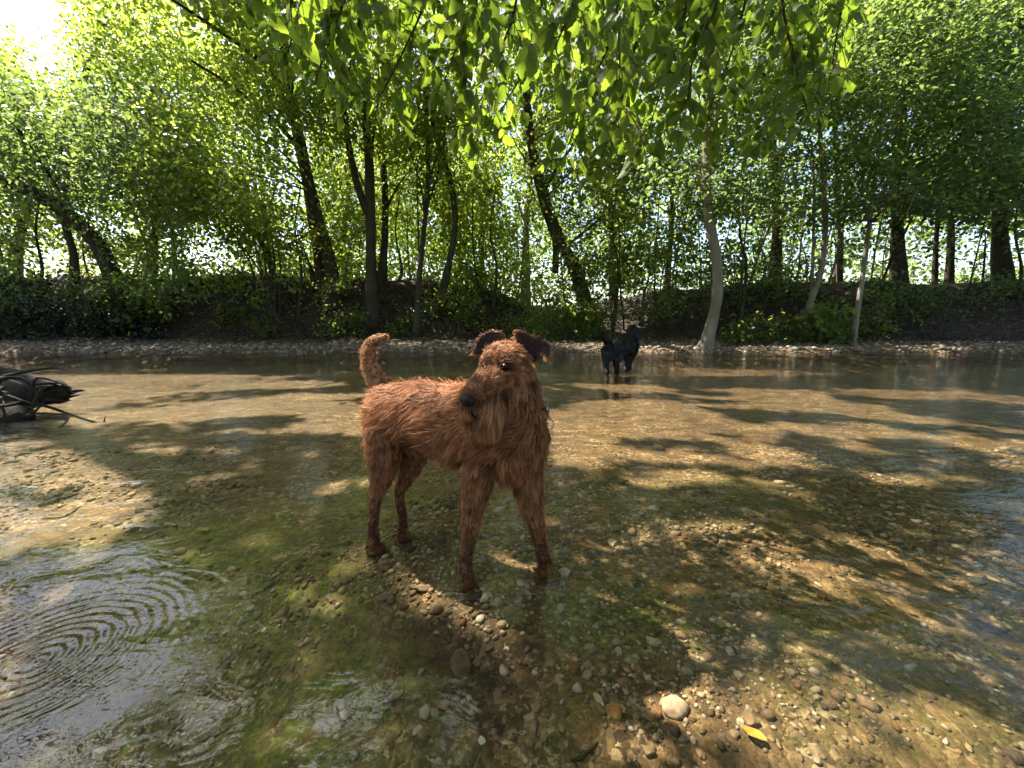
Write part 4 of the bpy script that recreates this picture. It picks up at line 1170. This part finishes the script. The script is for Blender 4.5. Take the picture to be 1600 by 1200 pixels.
stone_obj('river_stone', 'pale flat stone at the tip of the gravel spit', 957, 847, .016, (.42, .35, .23), 608, flat=.5)
stone_obj('river_stone', 'olive rounded stone lying in the green shallows', 1075, 779, .026, (.22, .19, .09), 609)
sg2 = np.random.default_rng(66)
for i in range(90):
    if i < 50: px, py = sg2.uniform(540, 1300), sg2.uniform(1000, 1195)
    elif i < 75: px, py = sg2.uniform(860, 1500), sg2.uniform(830, 1000)
    else: px, py = sg2.uniform(560, 1000), sg2.uniform(900, 1060)
    sz = float(np.clip(sg2.lognormal(math.log(.0068), .36), .004, .017))
    stone_obj('river_stone', 'small rounded brown and cream pebble lying among the stream gravel', px, py, sz, tuple(STONE_COL[sg2.integers(len(STONE_COL))]), 620 + i, 'pebbles scattered on the stream bed', elong=float(sg2.uniform(1.05, 1.6)), flat=float(sg2.uniform(.5, .8)))

# fallen leaves and twigs under water
def fallen_leaf(label, px, py, L, col, rot):
    c = on(px, py, -.05); z = float(terrain(c[0], c[1])) + .012
    n = 8; V = []; F = []
    for i in range(n + 1):
        s = i / n; w = L * .30 * math.sin(math.pi * s) ** .8 + .0004
        V += [(-w, (s - .5) * L, .0025 * math.sin(s * 5)), (0, (s - .5) * L, .0015 * math.sin(s * 5) - .0012), (w, (s - .5) * L, .0025 * math.sin(s * 5 + 1))]
    for i in range(n):
        for j in range(2):
            a = i * 3 + j; F.append((a, a + 1, a + 4, a + 3))
    o = link('fallen_leaf', mesh_np('fallen_leaf', np.array(V), np.array([k for f in F for k in f]), np.full(len(F), 4), None, True), stone_mat('dead_leaf', col))
    o.location = (c[0], c[1], z); o.rotation_euler = (.1, .1, rot)
    tag(o, label, 'leaf')
fallen_leaf('orange yellow fallen leaf on the sunny gravel by the water gleam', 1176, 1167, .034, (.5, .26, .05), .9)
fallen_leaf('pale yellow fallen leaf floating in the green shallows', 315, 815, .05, (.30, .26, .10), 1.2)
def stick(name, label, pts, r, mat='driftwood', cat='stick', seed=1):
    mb = ptube([on(a, b, z) for a, b, z in pts], r, 7, 4, rough=.12, seed=seed)
    tag(link(name, mb.mesh(name), M[mat]), label, cat)
stick('stick', 'short dark stick lying on the sunny sand at the left', [(62, 790, -.045), (92, 781, -.03), (122, 771, -.04)], [.007, .008, .004], seed=3)
stick('twig', 'thin curled twig on the dark silt below the white pebble', [(895, 1190, -.055), (915, 1178, -.045), (935, 1160, -.05)], [.0025, .003, .0015], seed=4)

# driftwood at the left edge
def log(name, label, pts, rad, seed, rough=.16, cat='driftwood', sides=14):
    mb = ptube(pts, rad, sides, 6, rough=rough, seed=seed)
    return tag(link(name, mb.mesh(name), M['driftwood']), label, cat, 'driftwood pile at the left edge')
big_log = log('driftwood_log', 'thick broken driftwood log with a jagged end in the stream', [at(-220, 650, 2.7), at(-90, 634, 2.75), at(-10, 622, 2.8), at(60, 613, 2.85), at(92, 611, 2.87)], [.115, .115, .11, .10, .085], 71, .07, sides=26)
log('driftwood_log', 'slimmer upper driftwood log tapering over the broken log', [at(-180, 572, 2.9), at(-60, 580, 2.95), at(10, 587, 3.0), at(56, 597, 3.0), at(78, 604, 3.0)], [.085, .08, .06, .04, .012], 72, .07, sides=20)
low_log = log('driftwood_log', 'low dark driftwood log with tangled roots sunk under the other two', [at(-160, 690, 2.4), at(-70, 674, 2.4), at(-10, 664, 2.42), at(34, 655, 2.45), at(52, 655, 2.47)], [.14, .14, .13, .09, .03], 73, .09, sides=20)
gj = np.random.default_rng(15)
for k in range(30):
    a_ = gj.uniform(0, 6.28); r_ = .085 * math.sqrt(gj.random())
    e0 = at(88, 611, 2.86) + np.array([0, math.cos(a_) * r_, math.sin(a_) * r_])
    dr = np.array([1, gj.normal(0, .25), gj.normal(0, .2)]) * gj.uniform(.03, .10)
    mb = ptube([e0 - dr * .6, e0 + dr * .4 + gj.normal(0, .005, 3), e0 + dr], [.018, .014, .003], 5, 2, rough=.3, seed=k)
    link('splinter', mb.mesh('splinter', False), M['driftwood'], big_log)
for k in range(26):
    e0 = at(gj.uniform(-60, 60), gj.uniform(596, 690), gj.uniform(2.25, 2.75))
    dr = np.array([gj.uniform(.0, .45), gj.normal(0, .15), gj.uniform(-.22, .08)])
    q1, q2 = e0 + dr * .35 + gj.normal(0, .05, 3), e0 + dr * .7 + gj.normal(0, .05, 3)
    mb = ptube([e0, q1, q2, e0 + dr], [.013, .010, .007, .002], 5, 4, rough=.2, seed=k)
    link('root', mb.mesh('root'), M['driftwood'], low_log)
for i, (lab, pts, r) in enumerate((
        ('bent dark branch dipping its tip into the water by the driftwood', [(-60, 650, 2.15), (0, 686, 2.15), (20, 702, 2.15), (38, 716, 2.15)], [.018, .014, .011, .006]),
        ('thin pale stick lying across the driftwood logs', [(-40, 578, 2.75), (5, 590, 2.72), (35, 600, 2.72)], [.008, .007, .004]),
        ('crooked root sticking out below the driftwood logs', [(-60, 640, 2.35), (-10, 636, 2.35), (20, 632, 2.36), (36, 626, 2.4)], [.02, .014, .01, .005]))):
    mb = ptube([at(*p) for p in pts], r, 7, 5, rough=.12, seed=80 + i)
    tag(link('driftwood_branch', mb.mesh('driftwood_branch'), M['driftwood' if i != 1 else 'bark_dead']), lab, 'driftwood', 'driftwood pile at the left edge')

# ------------------------------------------------------------------ dogs
def build_dog(name, label, prims, voxel, fur_n, strand_w, base_cols, seed, fur_mat, skin_cols, special=None, ears=(), bare=(), toes=(), view=np.array([0, 1.0, -.18])):
    """prims: (pts [(px,py,Y)], ra, rb, hair_len, lift, colour index, flow sign)"""
    mb = MB()
    segs = []
    for k, (pts, ra, rb, hl, lift, ci, density) in enumerate(prims):
        P = np.array([at(*p) for p in pts])
        P[:, 2] = np.maximum(P[:, 2], terrain(P[:, 0], P[:, 1]) + np.minimum(np.array(ra), np.array(rb)) * .9)
        R = catmull(np.column_stack([P, ra, rb]), 5)
        mb.tube(R[:, :3], np.maximum(R[:, 3], .003), rb=np.maximum(R[:, 4], .003), sides=16, side_hint=view)
        T = nrm(np.gradient(R[:, :3], axis=0))
        for i in range(len(R)):
            segs.append((*R[i, :3], max(R[i, 3], R[i, 4]) * .5 + min(R[i, 3], R[i, 4]) * .5, *T[i], hl, lift, ci, density))
    for tp in toes:
        R = catmull(np.column_stack([np.array(tp), [.011, .011, .007]]), 4)
        mb.tube(R[:, :3], R[:, 3], sides=10)
        for q in R: segs.append((*q[:3], .010, *nrm(tp[1] - tp[0]), .012, .3, 3, .8))
    for pts in ears:
        O = np.array([at(*p) for p in pts]); c = O.mean(0); n = len(O)
        nn = nrm(np.cross(O[2] - c, O[0] - c)); nn = nn if nn[1] < 0 else -nn
        th = .0055
        V = [*(O + nn * th * .6), *(O - nn * th * .6), c - nn * .006 + nn * th, c - nn * .012 - nn * th]
        F = []
        for i in range(n):
            j = (i + 1) % n
            F += [(i, j, 2 * n), (n + j, n + i, 2 * n + 1), (j, i, n + i, n + j)]
        mb.add(V, F)
        for f in (0, .3, .55, .75):
            for o_ in (O if f else O[:1]):
                q = c * (1 - f) + o_ * f
                segs.append((*q, .011, *nrm(o_ - c + np.array([0, 0, .001])), .008, .2, 1, .8))
        E = catmull(np.vstack([O, O[:1]]), 3)
        for q in E:
            segs.append((*q, .0075, *nrm(q - c + np.array([.3, 0, .2]) * .02), .036, .35, 6, 1.6))
    segs = np.array(segs)
    tmp = bpy.data.objects.new('tmp', mb.mesh('tmp'))
    COL.objects.link(tmp)
    rm = tmp.modifiers.new('r', 'REMESH'); rm.mode = 'VOXEL'; rm.voxel_size = voxel; rm.use_smooth_shade = True
    sm = tmp.modifiers.new('s', 'SMOOTH'); sm.factor = .5; sm.iterations = 5
    dg = bpy.context.evaluated_depsgraph_get()
    me = bpy.data.meshes.new_from_object(tmp.evaluated_get(dg))
    bpy.data.objects.remove(tmp)
    me.name = 'body'
    nv = len(me.vertices)
    co = np.empty(nv * 3); me.vertices.foreach_get('co', co); co = co.reshape(-1, 3)
    def nearest(Pq):
        best = np.full(len(Pq), 1e9); idx = np.zeros(len(Pq), int)
        for i0 in range(0, len(segs), 40):
            d = np.linalg.norm(Pq[:, None] - segs[None, i0:i0 + 40, :3], axis=2) / segs[None, i0:i0 + 40, 3]
            j = d.argmin(1); m = d[np.arange(len(Pq)), j]
            b = m < best
            best[b] = m[b]; idx[b] = i0 + j[b]
        return idx
    iv = nearest(co)
    skin = np.array(skin_cols)[segs[iv, 9].astype(int)]
    if special: skin = special(co, skin)
    a = me.attributes.new('col', 'FLOAT_COLOR', 'POINT')
    a.data.foreach_set('color', np.concatenate([skin, np.ones((nv, 1))], 1).astype(np.float32).ravel())
    ct = co[np.abs(co[:, 2] - co[:, 2].min()) < .05].mean(0)
    root = thing(name, (ct[0], ct[1], co[:, 2].min()), label, 'dog')
    me.materials.clear()
    body = link('body', me, M['skin'], root)
    # fur strands
    g = np.random.default_rng(seed)
    me.calc_loop_triangles()
    nt = len(me.loop_triangles)
    tri = np.empty(nt * 3, int); me.loop_triangles.foreach_get('vertices', tri); tri = tri.reshape(-1, 3)
    A, B, C = co[tri[:, 0]], co[tri[:, 1]], co[tri[:, 2]]
    nr = np.cross(B - A, C - A); ar = np.linalg.norm(nr, axis=1)
    vn = np.empty(nv * 3); me.vertices.foreach_get('normal', vn); vn = vn.reshape(-1, 3)
    w = ar * segs[iv[tri[:, 0]], 10]
    pick = g.choice(nt, fur_n, p=w / w.sum())
    u = g.random((fur_n, 2)); fl = u.sum(1) > 1; u[fl] = 1 - u[fl]
    P = A[pick] + (B - A)[pick] * u[:, :1] + (C - A)[pick] * u[:, 1:]
    N = nrm(vn[tri[pick, 0]] * (1 - u.sum(1))[:, None] + vn[tri[pick, 1]] * u[:, :1] + vn[tri[pick, 2]] * u[:, 1:])
    if bare:
        kb = np.ones(fur_n, bool)
        for (bp, br) in bare: kb &= np.linalg.norm(P - bp, axis=1) > br
        P, N = P[kb], N[kb]; fur_n = len(P)
    ii = nearest(P)
    S = segs[ii]
    flow = S[:, 4:7]; hl = S[:, 7] * g.uniform(.55, 1.25, fur_n) * np.clip(S[:, 3] / (7.5 * voxel), .45, 1); lift = S[:, 8]
    flow = flow + np.array([0, 0, -.45])
    # smooth swirl noise so that the coat breaks into locks
    f = 38.0
    sw = np.stack([np.sin(P[:, 0] * f + 2 * np.sin(P[:, 2] * f * .7)), np.sin(P[:, 1] * f + 2 * np.sin(P[:, 0] * f * .6 + 1)), np.sin(P[:, 2] * f + 2 * np.sin(P[:, 1] * f * .8 + 2))], -1)
    flow = flow + .60 * sw + g.normal(0, .22, flow.shape)
    stray = g.random(fur_n) < .05
    hl = hl * (.55 + .45 * sstep(.03, .12, P[:, 2])) if fur_n > 50000 else hl
    hl = np.where(stray, hl * 1.5, hl); lift = np.where(stray, lift + .45, lift * g.uniform(.6, 1.5, fur_n))
    Tn = nrm(flow - N * (flow * N).sum(1)[:, None])
    D0 = nrm(Tn + N * lift[:, None])
    mid = P + D0 * hl[:, None] * .5
    tip = mid + nrm(D0 + Tn * .5 + np.array([0, 0, -.35]) - N * lift[:, None] * .35) * hl[:, None] * .5
    # clumping: pull tips to the tip of a clump leader
    ncl = fur_n // 14
    lead = g.choice(fur_n, ncl, replace=False)
    cell = {}
    h = .013 * (voxel / .0045)
    key = np.floor(P / h).astype(int)
    order = np.lexsort((key[:, 2], key[:, 1], key[:, 0]))
    ks = key[order]
    newg = np.r_[True, (np.diff(ks, axis=0) != 0).any(1)]
    gid = np.cumsum(newg) - 1
    gi = np.empty(fur_n, int); gi[order] = gid
    firsts = order[newg]
    lead_of = firsts[gi]
    cf = g.uniform(.25, .75, fur_n)[:, None]
    tip = tip * (1 - cf) + (tip[lead_of]) * cf
    lim = hl * 1.3
    dv = tip - P; ln = np.linalg.norm(dv, axis=1)
    tip = P + dv * np.minimum(1, lim / np.maximum(ln, 1e-6))[:, None]
    wd = nrm(np.cross(D0, N + g.normal(0, .35, N.shape)))
    sw_ = strand_w * g.uniform(.6, 1.3, fur_n)[:, None]
    root_p = P - N * .002
    V = np.empty((fur_n, 5, 3))
    V[:, 0] = root_p - wd * sw_ * .5; V[:, 1] = root_p + wd * sw_ * .5
    V[:, 2] = mid - wd * sw_ * .42; V[:, 3] = mid + wd * sw_ * .42
    V[:, 4] = tip
    o5 = (np.arange(fur_n) * 5)[:, None]
    quad = (np.array([0, 1, 3, 2])[None] + o5)
    tr3 = (np.array([2, 3, 4])[None] + o5)
    F = np.concatenate([quad, tr3], 1).ravel()
    cnt = np.tile([4, 3], fur_n)
    bc = np.array(base_cols)[S[:, 9].astype(int)]
    lockv = g.uniform(.45, 1.45, len(firsts))[gi]
    val = (lockv * g.uniform(.65, 1.35, fur_n))[:, None]
    c0 = bc * val
    if special: c0 = special(P, c0)
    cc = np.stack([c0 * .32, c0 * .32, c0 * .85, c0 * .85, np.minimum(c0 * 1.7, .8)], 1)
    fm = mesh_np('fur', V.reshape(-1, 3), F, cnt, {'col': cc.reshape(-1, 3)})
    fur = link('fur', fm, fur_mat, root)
    return root, me, co

def fur_mat(name, rough, spec, tw):
    m, nt, out = new_mat(name)
    a = nd(nt, 'ShaderNodeAttribute', attribute_name='col')
    p = nd(nt, 'ShaderNodeBsdfPrincipled'); p.inputs['Roughness'].default_value = rough; p.inputs['Specular IOR Level'].default_value = spec
    t = nd(nt, 'ShaderNodeBsdfTranslucent')
    nt.links.new(a.outputs['Color'], p.inputs['Base Color']); nt.links.new(a.outputs['Color'], t.inputs['Color'])
    mx = nd(nt, 'ShaderNodeMixShader'); mx.inputs[0].default_value = tw
    nt.links.new(p.outputs[0], mx.inputs[1]); nt.links.new(t.outputs[0], mx.inputs[2]); nt.links.new(mx.outputs[0], out.inputs[0])
    return m
M['skin'] = attr_col_mat('dog_skin', .8, .2)
M['fur'] = fur_mat('wiry_fur', .6, .22, .3)
M['fur_black'] = fur_mat('black_fur', .42, .5, .05)

def flat_mat(name, c, rough=.4, metal=0, spec=.5):
    m, nt, out = new_mat(name)
    tc = nd(nt, 'ShaderNodeTexCoord'); n = nd(nt, 'ShaderNodeTexNoise'); n.inputs['Scale'].default_value = 180
    nt.links.new(tc.outputs['Object'], n.inputs['Vector'])
    p = nd(nt, 'ShaderNodeBsdfPrincipled'); p.inputs['Roughness'].default_value = rough; p.inputs['Metallic'].default_value = metal; p.inputs['Specular IOR Level'].default_value = spec
    nt.links.new(ramp(nt, n.outputs[0], [(.3, tuple(x * .75 for x in c)), (.7, tuple(min(1, x * 1.2) for x in c))]), p.inputs['Base Color'])
    nt.links.new(p.outputs[0], out.inputs[0])
    return m
M['nose'] = flat_mat('wet_black_nose', (.008, .007, .007), .5, 0, .22)
M['eye'] = flat_mat('dark_eye', (.010, .005, .003), .12, 0, .15)
M['collar'] = flat_mat('black_collar', (.012, .012, .014), .5)
M['metal'] = flat_mat('steel', (.5, .48, .45), .25, 1)

TOES = []
# colour indices: 0 body, 1 ear inner, 2 beard, 3 leg, 4 head, 5 tail, 6 ear rim
TERR = [
    ([(803, 672, .945), (765, 668, .985), (715, 662, 1.03), (665, 647, 1.08), (628, 645, 1.12), (602, 652, 1.15)],
     [.076, .102, .106, .086, .088, .076], [.07, .085, .085, .075, .078, .07], .044, .30, 0, 1.0),
    ([(812, 635, .955), (806, 695, .95), (800, 738, .955)], [.058, .072, .045], [.055, .065, .045], .044, .4, 0, 1.0),
    ([(803, 575, .965), (806, 620, .965), (798, 672, .97)], [.050, .058, .085], [.05, .06, .07], .040, .42, 0, 1.0),
    ([(770, 574, .915), (790, 569, .935), (806, 574, .955)], [.046, .055, .053], [.044, .052, .052], .017, .35, 4, 1.3),
    ([(733, 621, .845), (752, 605, .875), (784, 582, .92)], [.022, .031, .043], [.024, .032, .042], .017, .3, 4, 1.4),
    ([(772, 612, .905), (757, 642, .875), (762, 668, .878)], [.040, .036, .018], [.036, .03, .016], .062, .5, 2, 1.6),
    ([(742, 626, .858), (733, 638, .856), (731, 650, .858)], [.024, .019, .010], [.02, .016, .01], .038, .55, 2, 1.7),
    ([(782, 552, .912), (764, 560, .900), (752, 570, .893)], [.013, .012, .008], [.012, .011, .008], .028, .5, 4, 1.6),
    ([(792, 590, .93), (800, 622, .935), (795, 650, .935)], [.045, .046, .03], [.04, .04, .03], .030, .4, 4, 1.0),
    ([(752, 690, .965), (748, 740, .955), (741, 780, .95), (734, 830, .945), (729, 868, .937), (727, 893, .93), (728, 916, .922)],
     [.056, .038, .027, .0185, .0165, .019, .022], [.05, .04, .028, .02, .018, .02, .028], .032, .45, 3, 1.1),
    ([(815, 705, .955), (823, 750, .95), (831, 790, .955), (841, 835, .96), (848, 868, .967), (852, 885, .965), (854, 902, .955)],
     [.050, .037, .026, .0185, .0165, .019, .022], [.05, .04, .028, .02, .018, .02, .028], .032, .45, 3, 1.1),
    ([(607, 662, 1.12), (601, 705, 1.115), (598, 740, 1.12), (588, 776, 1.135), (584, 810, 1.11), (583, 835, 1.098), (584, 862, 1.083)],
     [.064, .050, .031, .018, .0155, .016, .021], [.06, .05, .032, .022, .018, .018, .028], .030, .4, 3, 1.0),
    ([(645, 675, 1.15), (647, 710, 1.17), (638, 740, 1.18), (624, 768, 1.19), (627, 795, 1.175), (630, 818, 1.16), (631, 842, 1.148)],
     [.055, .039, .025, .0165, .0145, .015, .02], [.05, .04, .028, .02, .016, .016, .026], .028, .4, 3, 1.0),
    ([(602, 618, 1.155), (587, 592, 1.172), (576, 566, 1.182), (577, 543, 1.188), (589, 530, 1.19), (606, 525, 1.185)],
     [.027, .024, .021, .018, .014, .007], [.026, .024, .022, .018, .014, .007], .024, .4, 5, 1.4),
]
for (fx, fy, Y, dx, dy) in ((728, 916, .922, .35, -.9), (854, 902, .955, .5, -.85), (584, 862, 1.083, .6, -.8), (631, 842, 1.148, .6, -.8)):
    f0 = at(fx, fy, Y); f0[2] = max(f0[2], float(terrain(f0[0], f0[1])) + .012)
    for t_ in (-1.5, -.5, .5, 1.5):
        ex = f0 + np.array([dx, dy, 0]) * .034 * (1 - .08 * t_ * t_) + np.array([-dy, dx, 0]) * .0105 * t_
        TOES.append((f0 + np.array([-dy, dx, 0]) * .008 * t_, ex, ex + np.array([dx, dy, -.6]) * .006))
EARS = [
    [(739, 554, .962), (742, 538, .968), (752, 522, .972), (768, 515, .974), (784, 518, .968), (789, 534, .958), (785, 550, .950), (762, 558, .950)],
    [(807, 560, .940), (803, 538, .946), (806, 514, .950), (824, 520, .945), (846, 529, .935), (862, 539, .925), (861, 553, .915), (854, 566, .908), (847, 557, .918), (836, 566, .930), (820, 570, .935)],
]
AUB = (.43, .18, .08)
white_c = at(835, 733, .90)
eye_c = at(790, 574, .895)
def terr_special(P, c):
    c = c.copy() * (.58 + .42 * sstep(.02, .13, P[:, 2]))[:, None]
    d = np.linalg.norm((P - white_c) / np.array([1, 1.6, 1.7]), axis=1)
    c[d < .008] = (.5, .40, .31)
    d = np.linalg.norm((P - at(764, 685, .872)) / np.array([1.2, 1.6, 1.0]), axis=1)
    c = c * (.35 + .65 * sstep(.008, .034, d))[:, None]          # wet beard tip
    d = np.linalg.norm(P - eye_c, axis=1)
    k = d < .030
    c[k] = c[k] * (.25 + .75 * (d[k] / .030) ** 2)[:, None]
    return c
dog, dme, dco = build_dog('dog', 'reddish brown wire haired terrier standing in the shallow stream looking back', TERR, .0045, 95000, .0014,
                          [AUB, (.085, .042, .028), (.44, .20, .092), (.46, .20, .09), (.47, .205, .09), (.58, .29, .14), (.5, .24, .12)], 801, M['fur'],
                          [(.12, .045, .02), (.022, .011, .012), (.12, .05, .022), (.12, .045, .02), (.12, .045, .02), (.15, .06, .028), (.12, .05, .022)], terr_special, ears=EARS, toes=TOES, bare=[(at(788, 575, .888), .011), (at(788, 575, .90), .011), (at(730, 626, .836), .02)])
bvh = BVHTree.FromPolygons([Vector(v) for v in dco], [tuple(p.vertices) for p in dme.polygons])
def hit(px, py):
    d = Vector(at(px, py, 1.0)) - Vector((0, 0, CAM_H))
    r = bvh.ray_cast(Vector((0, 0, CAM_H)), d.normalized())
    return r[0], r[1]
def ball(name, c, rx, ry, rz, mat, parent, rot=None, n=10):
    V = []; F = []
    for i in range(1, n):
        th = math.pi * i / n
        for k in range(2 * n):
            ph = math.pi * k / n
            V.append((rx * math.sin(th) * math.cos(ph), ry * math.sin(th) * math.sin(ph), rz * math.cos(th)))
    V += [(0, 0, rz), (0, 0, -rz)]
    m = 2 * n
    for i in range(n - 2):
        for k in range(m):
            F.append((i * m + k, i * m + (k + 1) % m, (i + 1) * m + (k + 1) % m, (i + 1) * m + k))
    for k in range(m):
        F.append((len(V) - 2, (k + 1) % m, k)); F.append(((n - 2) * m + k, (n - 2) * m + (k + 1) % m, len(V) - 1))
    V = np.array(V)
    if rot is not None: V = V @ np.array(rot).T
    return link(name, mesh_np(name, V + np.asarray(c), np.array([i for f in F for i in f]), np.array([len(f) for f in F]), None, True), mat, parent)
hd = nrm(at(733, 622, .845) - at(790, 570, .935))          # where the head points
hs = nrm(np.cross(np.array([0, 0, 1.0]), hd)); hu = np.cross(hd, hs)
R3 = np.stack([hd, hs, hu], 1)
p, nn_ = hit(789, 574)
eye_pos = np.array(p) + np.array(nn_) * .003
ball('eye', eye_pos, .0092, .0092, .0092, M['eye'], dog)
mp_ = at(790, 570, .935)
rel = (eye_pos - mp_) @ R3
ball('eye', mp_ + R3 @ (rel * np.array([1, -1, 1])), .010, .010, .010, M['eye'], dog)
nose_c = at(730, 626, .836)
nose = ball('nose', nose_c, .014, .0215, .0155, M['nose'], dog, R3, n=14)
nv_ = np.empty(len(nose.data.vertices) * 3); nose.data.vertices.foreach_get('co', nv_); nv_ = nv_.reshape(-1, 3)
lc = (nv_ - nose_c) @ R3
for sg_ in (-1, 1):                                    # nostrils and the groove between them
    dq = np.linalg.norm((lc - np.array([.0105, sg_ * .0105, -.001])) / np.array([1, 1, 1.3]), axis=1)
    lc[:, 0] -= .0085 * np.exp(-(dq / .005) ** 2)
lc[:, 0] -= .003 * np.exp(-(lc[:, 1] / .0015) ** 2) * (lc[:, 0] > 0)
lc[:, 2] *= 1 - .25 * (lc[:, 2] < 0) * np.abs(lc[:, 1]) / .0175
nose.data.vertices.foreach_set('co', (lc @ R3.T + nose_c).ravel())
mouth_mb = MB()
mp3 = []
for q in ((736, 645), (743, 652), (752, 656), (762, 655), (771, 650)):
    h_, n_ = hit(*q)
    if h_ is not None: mp3.append(np.array(h_) + nrm(np.array([0, 0, CAM_H]) - np.array(h_)) * .013)
mouth_mb.tube(catmull(np.array(mp3), 4), .0032, sides=6)
link('lip', mouth_mb.mesh('lip'), M['nose'], dog)
# collar: a band round the neck below the beard
nc = at(812, 640, .965); na = nrm(at(808, 620, .962) - at(800, 676, .968))
e1 = nrm(np.cross(na, np.array([0, 1, 0]))); e2 = np.cross(na, e1)
ca_, cb_ = .070, .064
V = []; F = []
K = 40
for k in range(K):
    a = 2 * math.pi * k / K
    d = e1 * math.cos(a) * ca_ + e2 * math.sin(a) * cb_
    o_ = nrm(d)
    for (r, h) in ((0, -.01), (.004, -.01), (.004, .01), (0, .01)):
        V.append(nc + d + o_ * r + na * h)
for k in range(K):
    for j in range(4):
        F.append((k * 4 + j, k * 4 + (j + 1) % 4, ((k + 1) % K) * 4 + (j + 1) % 4, ((k + 1) % K) * 4 + j))
collar = link('collar', mesh_np('collar', np.array(V), np.array([i for f in F for i in f]), np.full(len(F), 4)), M['collar'], dog)
def torus(c, R, r, ax, n=24, m=8):
    ax = nrm(ax); u = nrm(np.cross(ax, np.array([.1, .2, 1.0]))); w = np.cross(ax, u)
    V = []; F = []
    for i in range(n):
        a = 2 * math.pi * i / n; d = u * math.cos(a) + w * math.sin(a)
        for j in range(m):
            b = 2 * math.pi * j / m
            V.append(c + d * (R + r * math.cos(b)) + ax * r * math.sin(b))
    for i in range(n):
        for j in range(m):
            F.append((i * m + j, ((i + 1) % n) * m + j, ((i + 1) % n) * m + (j + 1) % m, i * m + (j + 1) % m))
    return mesh_np('ring', np.array(V), np.array([k for f in F for k in f]), np.full(len(F), 4), None, True)
rc = at(857, 663, .95)
rg = link('ring', torus(rc, .0135, .0014, np.array([.15, -1, .1])), M['metal']); rg.parent = collar
bk = link('buckle', torus(at(856, 640, .955), .010, .002, np.array([1, -.3, .1])), M['metal']); bk.parent = collar
tg = ball('tag', at(857, 686, .95), .0065, .0018, .014, M['collar'], None); tg.parent = collar
# wet beard tips hanging under the chin
wb_ = MB(); gq = np.random.default_rng(9)
for k in range(60):
    f = gq.random()
    a = at(738 + 55 * f, 640 + 18 * math.sin(f * 3.1), .858 + .05 * f) + gq.normal(0, .004, 3)
    tipx = 752 + 32 * f
    e = at(tipx + gq.normal(0, 5), 660 + 30 * gq.random() * (1 - abs(f - .5)), .862 + .04 * f)
    m = (a + e) / 2 + gq.normal(0, .003, 3)
    wb_.tube(catmull(np.array([a, m, e]), 3), np.linspace(.0012, .0004, 7), sides=4)
bd = link('beard', wb_.mesh('beard'), flat_mat('wet_beard', (.15, .06, .028), .35), dog)

BLACK = [
    ([(985, 537, 4.88), (972, 542, 4.76), (957, 545, 4.64)], [.125, .125, .115], [.11, .11, .10], .05, .25, 0, 1),
    ([(989, 519, 4.96), (988, 527, 4.93), (983, 538, 4.88)], [.06, .075, .1], [.06, .075, .1], .05, .3, 0, 1),
    ([(995, 518, 4.98), (988, 516, 4.95), (984, 518, 4.93)], [.05, .07, .06], [.05, .07, .06], .03, .3, 0, 1),
    ([(1001, 521, 5.0), (994, 519, 4.98)], [.026, .045], [.026, .04], .02, .3, 0, 1),
    ([(984, 514, 4.90), (982, 520, 4.88), (983, 528, 4.87)], [.03, .04, .025], [.012, .015, .012], .04, .3, 0, 1),
    ([(952, 540, 4.62), (944, 528, 4.60), (937, 519, 4.60)], [.04, .035, .015], [.04, .035, .015], .06, .4, 0, 1.4),
    ([(951, 546, 4.62), (949, 557, 4.60), (947, 567, 4.60), (948, 578, 4.57), (948, 583, 4.55)], [.09, .07, .04, .033, .035], [.08, .065, .04, .033, .045], .04, .3, 0, 1),
    ([(963, 548, 4.66), (964, 558, 4.63), (963, 568, 4.62), (964, 578, 4.57), (964, 583, 4.55)], [.085, .065, .04, .033, .035], [.08, .065, .04, .033, .045], .04, .3, 0, 1),
    ([(980, 546, 4.88), (979, 558, 4.88), (978, 567, 4.87), (978, 574, 4.86), (978, 579, 4.84)], [.075, .055, .035, .03, .035], [.07, .05, .035, .03, .045], .035, .3, 0, 1),
    ([(990, 546, 4.98), (987, 556, 5.02), (984, 565, 5.03), (983, 571, 5.03), (983, 576, 5.02)], [.065, .05, .035, .03, .035], [.06, .05, .035, .03, .045], .035, .3, 0, 1),
]
build_dog('dog', 'black shaggy dog seen from behind, wading near the far shore', BLACK, .012, 22000, .004, [(.007, .007, .008)], 802, M['fur_black'], [(.008, .008, .009)])
